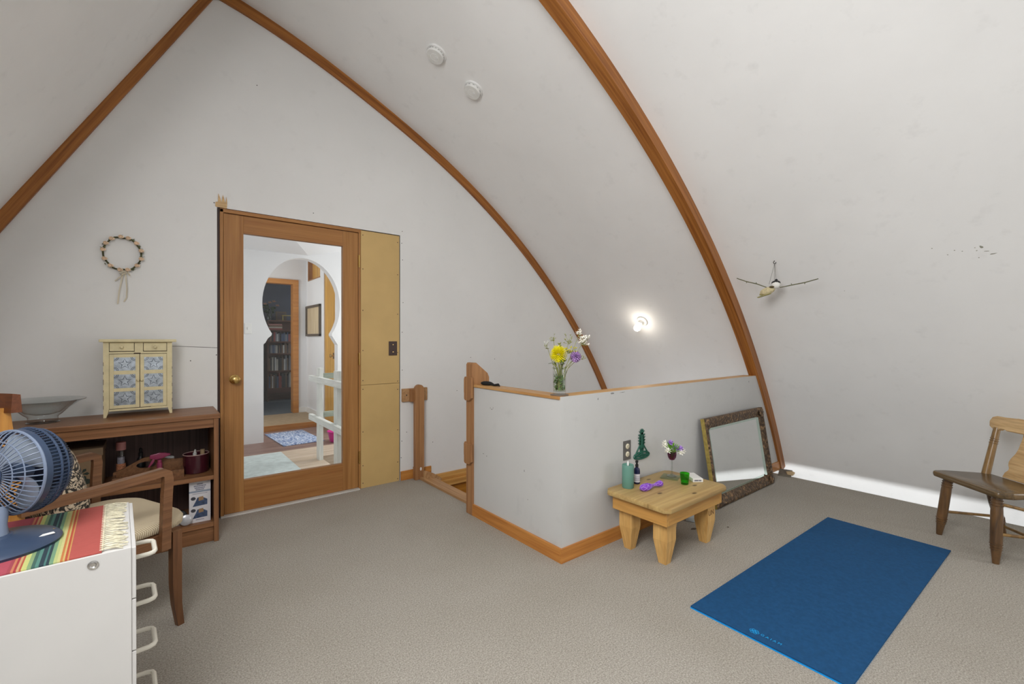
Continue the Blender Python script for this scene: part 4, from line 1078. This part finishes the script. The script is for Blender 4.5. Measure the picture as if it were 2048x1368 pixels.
for x_ in (-.17, -.085, 0, .085, .17, .215):
    y_ = -.262-.035*(1-(x_/.285)**2); b = B(); b.sweep([[(x_-.018, y_-.006+dy, z), (x_+.018, y_-.006+dy, z), (x_+.018, y_+.006+dy, z), (x_-.018, y_+.006+dy, z)] for z, dy in ((.39, .03), (.6, .015), (.96, 0))]); b.build('back_slat', M_amberv, a, 30)
M_floral, nt, bb = nodes_of('black floral cloth')
vo = nt.nodes.new('ShaderNodeTexVoronoi'); vo.feature = 'DISTANCE_TO_EDGE'; vo.inputs['Scale'].default_value = 26
nz = nt.nodes.new('ShaderNodeTexNoise'); nz.inputs['Scale'].default_value = 14; nz.inputs['Distortion'].default_value = 2.5
tc = coords(nt); lnk(nt, tc, nz.inputs['Vector']); lnk(nt, mixc(nt, .12, tc, nz.outputs['Color']), vo.inputs['Vector'])
lnk(nt, ramp(nt, vo.outputs['Distance'], [(.08, (.02, .018, .016)), (.16, (.52, .42, .30)), (.3, (.60, .50, .37)), (.42, (.05, .04, .035))]), bb.inputs['Base Color']); bb.inputs['Roughness'].default_value = .85
q = thing('cushion', 'black and beige floral cushion leaning in the armchair', 'cushion', (-.245, 2.50, .458), math.radians(-64.5))
b = B(); rings = []
N = 15
Mq = T(0, -.075, .185) @ Matrix.Rotation(.24, 4, 'X')
grid = {}
vs, fs = [], []
for sgn in (1, -1):
    for i in range(N):
        for k_ in range(N):
            u, v2 = -1+2*i/(N-1), -1+2*k_/(N-1); pinch = 1-.10*(u*u*v2*v2)
            th_ = .075*((1-u**4)*(1-v2**4))**.6*sgn
            vs.append((.185*u*pinch, th_, .175*v2*pinch))
for s_ in (0, 1):
    o_ = s_*N*N
    for i in range(N-1):
        for k_ in range(N-1): fs.append((o_+i*N+k_, o_+(i+1)*N+k_, o_+(i+1)*N+k_+1, o_+i*N+k_+1))
b._add(vs, fs, Mq); b.build('cover', M_floral, q, 80)

# ------------------------------------------------------------------ white drawers, cloth and fan
d = thing('drawer_unit', 'white laminate drawer unit with wire handles in the near left corner', 'drawers', (-.027, 1.337, 0), math.radians(2.4))
b = B(); b.box(-.60, -.008, 0, .376, 0, .718, .0015); b.build('body', M_offwhite, d, 0)
b = B(); b.lathe([(.0095, 0), (.0095, .0015), (.006, .002), (.004, .0005)], 20, along((-.072, 0, .698), (0, -1, 0))); b.build('screw_cap', M_chrome, d)
for i in range(6):
    z0 = .004+.119*i
    b = B(); b.box(-.008, .0, .003, .373, z0, z0+.116, .001); dr = b.build('drawer', M_offwhite, d, 0)
    zh = z0+.042
    b = B(); b.tube([(-.001, .138, zh), (.028, .140, zh), (.038, .146, zh), (.041, .156, zh), (.041, .220, zh), (.038, .230, zh), (.028, .236, zh), (-.001, .238, zh)], .0056, 10); b.build('handle', M_handle, dr)
M_sar, nt, bb = nodes_of('striped serape')
sx_ = nt.nodes.new('ShaderNodeSeparateXYZ'); lnk(nt, coords(nt), sx_.inputs[0])
mr = nt.nodes.new('ShaderNodeMapRange'); mr.inputs[1].default_value = -.26; mr.inputs[2].default_value = -.06; lnk(nt, sx_.outputs[0], mr.inputs[0])
stops = [(0, (.42, .07, .10)), (.30, (.42, .07, .10)), (.325, (.60, .26, .13)), (.345, (.45, .045, .06)), (.365, (.62, .42, .22)), (.385, (.50, .12, .06)), (.40, (.60, .62, .25)), (.44, (.30, .42, .22)), (.47, (.06, .16, .13)), (.50, (.12, .30, .25)), (.525, (.012, .045, .07)), (.56, (.08, .24, .22)), (.575, (.015, .05, .07)), (.60, (.22, .38, .24)), (.63, (.52, .56, .26)), (.66, (.62, .60, .30)), (.68, (.58, .24, .07)), (.70, (.62, .50, .20)), (.715, (.52, .10, .04)), (.735, (.60, .36, .12)), (.75, (.43, .085, .07)), (1, (.42, .085, .075))]
cr = nt.nodes.new('ShaderNodeValToRGB'); cr.color_ramp.interpolation = 'CONSTANT'; e = cr.color_ramp.elements
while len(e) < len(stops): e.new(.5)
for i, (p_, c_) in enumerate(stops): e[i].position = p_; e[i].color = tuple((.55*x_+.45*x_*x_+.01) if 0 < i < len(stops)-2 else x_*.92 for x_ in c_)+(1,)
lnk(nt, mr.outputs[0], cr.inputs[0])
fz = noise(nt, coords(nt, (60, 900, 60)), 1, 2)
lnk(nt, mixc(nt, .35, cr.outputs[0], ramp(nt, fz, [(.3, (.6, .6, .6)), (.7, (1, 1, 1))]), 'MULTIPLY'), bb.inputs['Base Color']); bb.inputs['Roughness'].default_value = .95; bump(nt, bb, fz, .3, .002)
cl = thing('serape_cloth', 'red striped woven cloth with cream fringe on the white drawers', 'cloth', (-.027, 1.337, .718), math.radians(2.4))
b = B(); b.box(-.57, -.058, .004, .374, 0, .004, .001); b.build('woven_cloth', M_sar, cl, 0)
b = B()
for i in range(27):
    y_ = .012+.354*i/26; base = random.uniform(-.006, .006)
    for k_ in range(3):
        e_ = y_+random.uniform(-.012, .012); ln = random.uniform(.034, .047)
        b.tube([(-.062, y_, .004), (-.052, y_+.001*k_, .0055), (-.035, (y_+e_)/2+random.uniform(-.004, .004), .004+.001*k_), (-.058+ln, e_, .002)], [.0016, .0016, .0014, .001], 5)
    b.sph((-.057, y_, .0045), (.003, .004, .003), 6)
b.build('fringe', plain('cream fringe', (.58, .54, .40), .9, var=.25, vs=90), cl)

F0 = Vector((-.27, 1.50, .722))
fn = thing('desk_fan', 'dark blue grey desk fan standing on the striped cloth', 'fan', F0)
M_fan = plain('blue grey fan plastic', (.035, .055, .10), .35, var=.1)
M_fanl = plain('light blue grey wire', (.16, .20, .28), .35)
b = B(); b.lathe([(.104, 0), (.106, .006), (.098, .014), (.06, .021), (.03, .026), (.026, .03)], 48); bs = b.build('base', M_fan, fn)
b = B(); b.box(.052, .083, -.052, -.040, .0150, .0162, 0, RZ(.35) @ T(0, 0, .0018)); b.build('maker_label', M_white, bs, 0)
b = B(); b.box(.066, .071, -.062, -.042, .0150, .0155, 0, RZ(.95)); b.build('gold_mark', M_brass, bs, 0)
b = B(); b.tube([(0, .0, .02), (.0, .005, .05), (.002, .02, .085)], [.022, .017, .016], 14); b.build('neck', M_fanl, fn)
FC = Vector((.016, .045, .157)); FA = Vector((.73, .68, -.05)).normalized()  # from the front ring to the rear
Mf = along(FC, FA)
R_ = .0955
b = B()
b.lathe([(.040, .066), (.046, .05), (.044, .095), (.03, .11), (.002, .112)], 28, Mf); b.build('motor', M_fan, fn)
b = B()
for k_ in range(44):
    t_ = 2*PI*k_/44; cc, ss = math.cos(t_), math.sin(t_)
    b.tube([(r*cc, r*ss, z) for r, z in ((.030, -.036), (.053, -.033), (.074, -.024), (.089, -.012), (R_, 0))], .0013, 5, False, Mf)
for r, z in ((.053, -.033), (.074, -.024)): b.tube([(r*math.cos(t_), r*math.sin(t_), z) for t_ in [2*PI*i/40 for i in range(40)]], .0014, 5, True, Mf)
b.tube([(R_*math.cos(t_), R_*math.sin(t_), 0) for t_ in [2*PI*i/48 for i in range(48)]], .0034, 8, True, Mf)
b.build('front_grille', M_fanl, fn)
b = B(); b.lathe([(.002, -.046), (.024, -.045), (.032, -.040), (.030, -.037), (.002, -.036)], 30, Mf); b.build('grille_badge', M_fan, fn)
b = B()
for k_ in range(72):
    t_ = 2*PI*k_/72; cc, ss = math.cos(t_), math.sin(t_)
    b.tube([(r*cc, r*ss, z) for r, z in ((R_, .014), (R_+.003, .032), (R_-.002, .048), (.080, .068), (.044, .080))], .0017, 5, False, Mf)
b.lathe([(R_-.001, .0), (R_+.003, .002), (R_+.003, .014), (R_-.001, .016)], 48, Mf, close=False)
for r, z in ((R_+.003, .032), (R_-.002, .049)): b.tube([(r*math.cos(t_), r*math.sin(t_), z) for t_ in [2*PI*i/48 for i in range(48)]], .0025, 6, True, Mf)
b.build('rear_grille', M_fan, fn)
b = B(); b.lathe([(.002, -.006), (.022, -.004), (.024, .03), (.002, .032)], 24, Mf); hb = b.build('hub', M_fan, fn)
for k_ in range(3):
    b = B(); vs, fs = [], []
    for i in range(9):
        for j_ in range(9):
            r = .02+.067*i/8; t_ = k_*2*PI/3+(-.5+j_/8)*1.75*(.55+.45*math.sin(PI*(.15+.75*i/8))); z = .012+.016*(j_/8-.5)*2*(1-.35*i/8)
            vs.append((r*math.cos(t_), r*math.sin(t_), z)); 
    vs2 = [(x_, y_, z+.0016) for x_, y_, z in vs]
    for o_ in (0, 81):
        for i in range(8):
            for j_ in range(8): fs.append((o_+i*9+j_, o_+(i+1)*9+j_, o_+(i+1)*9+j_+1, o_+i*9+j_+1))
    b._add(vs+vs2, fs, Mf); b.build('blade', plain('smoky grey blade', (.30, .35, .42), .25), fn, 60)

# ------------------------------------------------------------------ hall behind the glass door
M_hallw = wallpaint('hall wall paint', (.76, .765, .78), .3)
YA = 5.85
ax, az, ra, rb = 1.4395, 1.61, .437, .56
def arch_path(off=0):
    out = []
    a0 = math.radians(-40)
    n = 40
    for i in range(n+1):
        t_ = math.radians(-39.5)+(math.radians(219.5)-math.radians(-39.5))*i/n
        out.append((ax+ra*math.cos(t_), az+rb*math.sin(t_)))
    return out  # from lower right over the top to lower left
ap = arch_path()
pts = [(-.4, -.02), (1.014, -.02), (1.014, 1.13), (1.035, 1.15), (1.06, 1.20), (1.098, 1.235), (1.10, 1.252)] + ap[::-1] + [(1.78, 1.252), (1.778, 1.235), (1.80, 1.20), (1.83, 1.15), (1.85, 1.12), (1.85, -.02), (3.3, -.02), (3.3, 2.75), (-.4, 2.75)]
b = B(); b.prism(pts, 1, YA, YA+.13); struct(b.build('wall_hall', M_hallw, smooth=30), 'white wall with keyhole arch beyond the glazed door', 'wall')
b = B(); b.box(-.36, .36, YD+.13, YA, -.02, 2.75); 
b2 = b
struct(b.build('wall_hall_left', M_hallw, smooth=0), 'white side wall of the hall beyond the door', 'wall')
b = B(); b.box(3.2, 3.3, YD+.13, 7.5, -.3, .8); b.box(3.2, 3.3, YD+.13, 4.0, .8, 2.2); b.box(3.2, 3.3, 5.6, 7.5, .8, 2.2); b.box(3.2, 3.3, YD+.13, 7.5, 2.2, 3.0)
struct(b.build('wall_hall_right', M_hallw, smooth=0), 'white outer wall of the hall with a window opening', 'wall')
b = B()
b._add([(-.4, YD+.13, 2.21), (.62, YD+.13, 2.21), (1.5, YA, 2.205), (-.4, YA, 2.205), (3.3, YA, 2.62), (3.3, YD+.13, 2.8)], [(0, 1, 2, 3), (1, 5, 4, 2)])
b._add([(-.4, YD+.13, 2.83), (3.3, YD+.13, 2.83), (3.3, YA, 2.83), (-.4, YA, 2.83)], [(0, 1, 2, 3)])
struct(b.build('ceiling_hall', M_hallw, smooth=0), 'white folded ceiling of the hall', 'ceiling')
b = B(); b.box(-.4, 3.3, YA, 9.7, 2.7, 2.8); struct(b.build('ceiling_landing', M_hallw, smooth=0), 'white ceiling of the landing behind the arch', 'ceiling')
M_ply = wood('plywood floor', (.50, .38, .27), (.74, .62, .50), 0, .6, 16, 2)
M_purp = wood('purple brown boards', (.20, .12, .10), (.34, .22, .19), 0, .5, 14, 1.2)
b = B(); b.box(-.4, 1.335, YD+.02, 5.27, -.2, 0); b.box(1.335, 3.2, 4.80, 5.27, -.2, 0)
struct(b.build('floor_hall', M_ply, smooth=0), 'plywood hall floor beside the stair opening', 'floor')
b = B(); b.box(-.4, 3.2, 5.27, 6.47, -.2, 0)
struct(b.build('floor_arch', M_purp, smooth=0), 'purple brown boards of the hall floor under the arch', 'floor')
b = B(); b.box(1.31, 3.2, YD+.13, 4.82, -1.6, -1.5); struct(b.build('floor_stairwell', plain('dark stairwell', (.03, .03, .035)), smooth=0), 'dark bottom of the hall stairwell', 'floor')
b = B(); b.box(-.4, 1.882, 6.49, 7.44, -.1, .072); struct(b.build('floor_landing', plain('tan landing carpet', (.36, .27, .17), .9, var=.12, vs=14), smooth=0), 'tan carpeted landing before the dark room', 'floor')
b = B(); b.box(-.4, 1.882, 6.47, 6.49, 0, .073); struct(b.build('trim_10', M_trim, smooth=0), 'wooden riser of the landing step', 'trim')
# far wall with doorway
YF = 7.43
b = B(); b.box(-.4, .92, YF, YF+.12, -.1, 2.72); b.box(1.70, 1.95, YF, YF+.12, -.1, 2.72); b.box(.92, 1.70, YF, YF+.12, 2.03, 2.72)
struct(b.build('wall_landing', M_hallw, smooth=0), 'white landing wall around the dark doorway', 'wall')
b = B(); b.box(1.684, 1.762, YF-.02, YF+.13, .072, 2.09, .003); b.box(.90, 1.684, YF-.02, YF+.13, 2.02, 2.09, .003); b.box(.86, .935, YF-.02, YF+.13, .072, 2.09, .003)
struct(b.build('door_frame_2', M_trim, smooth=0), 'amber wooden casing of the doorway to the dark room', 'door frame')
b = B(); b.box(1.75, 1.882, YF-.014, YF, .072, .15); b.box(1.868, 1.882, 6.56, YF, .072, .15); struct(b.build('baseboard_landing', M_white, smooth=0), 'white baseboard in the landing corner', 'baseboard')
# side wall with little window and plank door
XS = 1.882
b = B(); b.box(XS, XS+.1, 6.545, 7.55, -.1, 2.08); b.box(XS, XS+.1, 6.545, 6.72, 2.08, 2.72); b.box(XS, XS+.1, 7.345, 7.55, 2.08, 2.72); b.box(XS, XS+.1, 5.97, 6.545, 2.12, 2.72); b.box(XS, XS+.1, 6.72, 7.345, 2.40, 2.72); b.box(XS, XS+.1, 5.97, 6.06, -.1, 2.12)
struct(b.build('wall_landing_right', M_hallw, smooth=0), 'white side wall of the landing with a framed board', 'wall')
M_yel = wood('golden plank', (.50, .24, .04), (.76, .44, .10), 2, .35, 26, 1.2)
dd = struct(thing('door_2', '', '', (XS, 6.3, 0)), 'golden plank door in the landing side wall', 'door')
b = B(dd.location)
for i in range(4): b.box(XS+.012, XS+.05, 6.066+.12*i, 6.183+.12*i, .0, 2.11, .003)
b.build('planks', M_yel, dd, 0)
b = B(dd.location); b.box(XS+.004, XS+.012, 6.115, 6.165, .93, 1.01, .002); b.build('lock_plate', M_brass, dd, 0)
b = B(dd.location); b.lathe([(.012, 0), (.012, .02), (.024, .03), (.022, .045), (.005, .05)], 16, along((XS+.004, 6.14, .972), (-1, 0, 0))); b.build('knob', M_brass, dd)
wn = struct(thing('window_2', '', '', (XS, 7.03, 2.08)), 'small high opening showing amber boards in the side wall', 'window')
b = B(wn.location)
for i in range(4): b.box(XS+.06, XS+.09, 6.72+.157*i, 6.872+.157*i, 2.08, 2.42, .002)
b.build('boards', M_yel, wn, 0)
b = B(wn.location); b.box(XS-.004, XS+.07, 7.335, 7.35, 2.075, 2.41); b.box(XS-.004, XS+.07, 6.715, 7.35, 2.07, 2.085); b.build('frame', M_post, wn, 0)
p = thing('picture_frame', 'dark framed pale wooden board on the landing wall', 'picture', (XS-.012, 7.03, 1.24))
L = p.location
b = B(L); b.box(XS-.008, XS-.002, 6.70, 7.36, 1.265, 1.66); b.build('board', wood('pale board', (.50, .38, .22), (.68, .56, .38), 2, .6, 14, 1), p, 0)
b = B(L)
for y_a, y_b, z_a, z_b in ((6.665, 6.70, 1.235, 1.69), (7.36, 7.395, 1.235, 1.69), (6.665, 7.395, 1.235, 1.268), (6.665, 7.395, 1.657, 1.69)): b.box(XS-.03, XS-.001, y_a, y_b, z_a, z_b, .002)
b.build('frame', plain('dark frame', (.09, .07, .05), .5), p, 0)
s = thing('light_switch', 'white light switch on the wall left of the keyhole arch', 'switch', (.862, YA, 1.31))
b = B(s.location); b.box(.825, .895, YA-.006, YA, 1.25, 1.37, .002); b.build('plate', M_white, s, 0)
b = B(s.location); b.box(.853, .867, YA-.011, YA-.006, 1.295, 1.325, .001); b.build('toggle', M_white, s, 0)
# rugs
r = thing('pale_rug', 'pale blue grey rug just inside the glass door', 'rug', (.72, 4.5, 0))
b = B(); b.box(-.345, .346, -.72, .72, .001, .009, .002); b.build('pile', plain('pale rug pile', (.58, .66, .66), .9, var=.12, vs=18, bmp=.3), r, 0)
r = thing('blue_rug', 'blue and white flecked rug on the floor under the keyhole arch', 'rug', (1.345, 5.91, 0), math.radians(3))
mm, nt, bb = nodes_of('blue fleck rug'); f_ = noise(nt, coords(nt, (60, 22, 60)), 1, 3, .7); lnk(nt, ramp(nt, f_, [(.36, (.08, .13, .30)), (.5, (.30, .40, .62)), (.64, (.72, .76, .82))]), bb.inputs['Base Color']); bb.inputs['Roughness'].default_value = .95
b = B(); b.box(-.22, .22, -.42, .40, .001, .010, .003); b.build('pile', mm, r, 0)
# white painted rails
M_rail = wood('white stained timber', (.76, .79, .74), (.90, .91, .89), 2, .6, 24, 2, knots=4)
M_raily = wood('white stained timber along y', (.76, .79, .74), (.90, .91, .89), 1, .6, 24, 2, knots=4)
M_railx = wood('grey green timber', (.28, .32, .25), (.46, .50, .42), 0, .6, 24, 2)
rl = thing('stair_railing', 'rough white timber railing around the hall stair opening', 'railing', (1.31, 4.5, 0))
L = rl.location
for x0, x1, y0_, y1_ in ((1.29, 1.328, 4.64, 4.735), (1.29, 1.328, 4.10, 4.195), (1.29, 1.328, 3.72, 3.80), (1.80, 1.89, 4.84, 4.878), (2.6, 2.69, 4.84, 4.878)):
    b = B(L); b.box(x0, x1, y0_, y1_, 0 if x0 > 1.5 else -.02, .905, .002); b.build('post', M_rail, rl, 0)
for z in (.797, .405):
    b = B(L); b.box(1.252, 1.29, 3.72, 4.88, z-.028, z+.028, .002); b.build('rail', M_raily, rl, 0)
    b = B(L); b.box(1.33, 2.9, 4.80, 4.838, z-.01, z+.045, .002); b.build('rail', M_railx, rl, 0)
k = thing('pink_basket', 'magenta plastic basket on the hall floor behind the white railing', 'basket', (1.70, 5.40, 0))
M_mag = plain('magenta plastic', (.62, .02, .28), .35)
b = B(); b.lathe([(.075, 0), (.08, .004), (.105, .12), (.100, .12), (.076, .008), (.002, .006)], 32); b.build('basin', M_mag, k)
b = B(); b.tube([(.106*math.cos(t_), .106*math.sin(t_), .12) for t_ in [2*PI*i/32 for i in range(32)]], .006, 6, True); b.build('rim', M_mag, k)
# dark room and bookcase
M_dk = plain('slate blue wall', (.085, .095, .125), .8, var=.15, vs=3)
b = B(); b.box(.3, 3.1, 9.4, 9.5, -.1, 2.72); b.box(.2, .3, YF+.12, 9.5, -.1, 2.72); b.box(3.0, 3.1, YF+.12, 9.5, -.1, 2.72); struct(b.build('wall_study', M_dk, smooth=0), 'slate blue walls of the dark room behind', 'wall')
b = B(); b.box(.3, 3.0, YF+.01, 9.4, -.1, .070); struct(b.build('floor_study', plain('grey blue carpet', (.10, .12, .14), .9), smooth=0), 'grey blue floor of the dark room behind', 'floor')
BX0, BX1, BY0, BY1 = 1.625, 2.45, 9.02, 9.30
k = thing('bookcase', 'dark wooden bookcase full of books in the dark room behind', 'bookcase', (2.04, 9.16, .07))
L = k.location
M_bc = wood('dark red bookcase', (.10, .035, .02), (.19, .075, .045), 0, .5, 30, 1.5)
lev = [.31, .623, .937, 1.151, 1.362, 1.531]
for x_ in (BX0, BX1-.02):
    b = B(L); b.box(x_, x_+.02, BY0, BY1, .07, 1.531); b.build('side_panel', M_bc, k, 0)
for z in lev:
    b = B(L); b.box(BX0, BX1, BY0, BY1, z-.022, z); b.build('shelf', M_bc, k, 0)
b = B(L); b.box(BX0, BX1, BY0+.02, BY0+.04, .22, .29); b.build('plinth', M_bc, k, 0)
b = B(L); b.box(BX0, BX1, BY1-.008, BY1, .07, 1.531); b.build('back_panel', M_bc, k, 0)
BC = {'cream': (.52, .48, .40), 'grey': (.22, .22, .23), 'black': (.03, .03, .035), 'brown': (.17, .10, .06), 'red': (.28, .06, .05), 'blue': (.07, .10, .17), 'white': (.60, .59, .56)}
SN = {0: 'lowest', 1: 'second lowest', 2: 'middle', 3: 'second highest'}
tops = [.623, .937, 1.151, 1.362]
for si in range(4):
    x_ = BX0+.024
    while x_ < 2.16:
        w_ = random.uniform(.016, .034); hmax = tops[si]-.022-lev[si]-.012
        h_ = hmax*random.uniform(.72, .98); c_ = random.choice(['cream', 'grey', 'black', 'brown', 'red', 'blue', 'white', 'grey', 'black', 'brown'])
        bk = thing('book', '%s book standing on the %s filled shelf of the dark room bookcase' % (c_, SN[si]), 'book', (x_+w_/2, BY0+.09, lev[si]), 0, '%s books on the %s bookcase shelf' % (c_, SN[si]))
        b = B(); b.box(-w_/2+.0005, w_/2-.0005, -.075, .07, 0, h_, .001); b.build('cover', plain('book '+c_, BC[c_], .6, var=.2, vs=5), bk, 0)
        x_ += w_+.001
for i in range(4):
    bk = thing('book', '%s book of the flat pile under the bookcase top' % ['bottom red', 'second pale', 'third brown', 'topmost pink'][i], 'book', (1.76, BY0+.09, 1.362+.026*i), random.uniform(-.06, .06))
    b = B(); b.box(-.11, .11, -.075, .075, 0, .0255, .001); b.build('cover', plain('pile book %d' % i, [(.3, .07, .06), (.45, .38, .3), (.2, .12, .07), (.45, .2, .17)][i], .6), bk, 0)
fv = thing('flower_vase', 'glass vase of pale orange roses on top of the dark room bookcase', 'vase', (1.68, 9.14, 1.531))
b = B(); b.lathe([(.035, 0), (.04, .01), (.045, .12), (.042, .12), (.036, .012), (.002, .01)], 20); b.build('vessel', M_glass, fv)
rs = thing('rose_bunch', 'pale orange roses with dark leaves in the bookcase vase', 'flowers', (1.68, 9.14, 1.541))
b = B()
for i in range(26): b.sph((random.uniform(-.12, .12), random.uniform(-.06, .06), random.uniform(.12, .27)), (.03, .012, .02), 6, RZ(random.uniform(0, 3)))
for i in range(8): b.tube([(0, 0, .005), (random.uniform(-.1, .1), random.uniform(-.05, .05), .24)], .003, 4)
b.build('leaves', plain('dark rose leaf', (.04, .07, .03), .7), rs)
for q in ((-.08, -.06, .27), (.12, -.06, .25), (.0, -.05, .30), (-.14, -.04, .22), (.06, -.07, .32)):
    b = B(); petal_ball(b, q, .022, 14, .022); b.build('rose', plain('pale orange rose', (.55, .27, .15), .7), rs)
fr = thing('photo_frame', 'small dark picture frame leaning on the bookcase top', 'picture frame', (1.89, 9.22, 1.531))
b = B(); b.box(-.09, .09, -.008, .008, 0, .17, .002, Matrix.Rotation(-.12, 4, 'X')); b.build('frame', plain('bronze frame', (.13, .08, .04), .5), fr, 0)
b = B(); b.box(-.065, .065, -.0095, -.007, .025, .145, 0, Matrix.Rotation(-.12, 4, 'X')); b.build('picture', plain('brown picture', (.09, .06, .05), .6), fr, 0)
fr = thing('small_easel', 'little gilt stand at the right of the bookcase top', 'stand', (1.97, 9.10, 1.531))
b = B(); b.box(-.10, .10, -.03, .03, .085, .10, .002); b.box(-.085, -.07, -.02, .02, 0, .085); b.box(.07, .085, -.02, .02, 0, .085); b.build('stand', M_gold, fr, 0)

# ------------------------------------------------------------------ light and camera
def area(name, loc, size, aim, power, col=(1, 1, 1), spread=180):
    l = bpy.data.lights.new(name, 'AREA'); l.shape = 'RECTANGLE'; l.size, l.size_y = size; l.energy = power; l.color = col; l.spread = math.radians(spread)
    o = bpy.data.objects.new(name, l); COL.objects.link(o); o.location = loc
    o.rotation_euler = (Vector(aim)-Vector(loc)).to_track_quat('-Z', 'Y').to_euler(); return o
area('rear_window_fill', (.25, YB-.11, 1.45), (1.3, 1.2), (.6, 3, 1.35), 5, (1, .995, .985))  # fill lamp at the added rear window
area('roof_window_fill', (leftx(2.25)-.10, .30, 2.25+.05), (1.3, 2.6), (leftx(2.25)-.10+.87, .30, 2.25+.05-.49), 190, (1, .995, .985))  # main fill lamp at the added roof window
area('low_window_fill', (3.98, -1.35, 1.0), (.9, 1.2), (3.0, -1.2, .72), 26, (1, .995, .985))  # fill lamp before the added pane, brightens the left slope
area('lower_floor_daylight', (3.62, .6, -.95), (.16, 5.2), (4.62, .6, .05), 14, (.97, .99, 1), 90).rotation_euler = Euler((0, math.radians(-139), 0))
area('hall_window_daylight', (3.25, 4.8, 1.5), (1.5, 1.3), (.8, 5.0, .6), 46, (1, .985, .96))
area('landing_fill', (.45, 6.7, 1.6), (.7, 1.2), (1.9, 6.9, 1.3), 14, (1, .97, .92))  # fill lamp added for the landing side wall, no window modelled
area('study_fill', (2.9, 8.3, 1.6), (.8, 1.2), (1.7, 9.0, 1.0), 11, (.85, .92, 1))  # fill lamp added to bring out the bookcase in the closed room
w = bpy.data.worlds.new('World'); sc.world = w; w.use_nodes = True
w.node_tree.nodes['Background'].inputs[0].default_value = (.8, .88, 1, 1); w.node_tree.nodes['Background'].inputs[1].default_value = .6
cam = bpy.data.cameras.new('camera'); cam.sensor_width = 36; cam.lens = 904.37*36/2048; cam.clip_start = .02
co = bpy.data.objects.new('camera', cam); COL.objects.link(co); co.location = (0, 0, 1.1893)
yaw, pitch, roll = math.radians(38.6267), math.radians(-.3108), math.radians(.0767)
Fv = Vector((math.sin(yaw)*math.cos(pitch), math.cos(yaw)*math.cos(pitch), math.sin(pitch))); Rv = Vector((math.cos(yaw), -math.sin(yaw), 0)); Uv = Rv.cross(Fv)
R2 = Rv*math.cos(roll)+Uv*math.sin(roll); U2 = Uv*math.cos(roll)-Rv*math.sin(roll)
co.rotation_euler = Matrix((R2, U2, -Fv)).transposed().to_euler()
sc.camera = co
vs_ = sc.view_settings; vs_.view_transform = 'Standard'; vs_.look = 'None'; vs_.gamma = 1; vs_.use_curve_mapping = False; vs_.exposure = 0
sc.cycles.max_bounces = 10; sc.cycles.diffuse_bounces = 6; sc.cycles.transmission_bounces = 10; sc.cycles.caustics_refractive = False; sc.cycles.caustics_reflective = False
sc.cycles.sample_clamp_indirect = 6
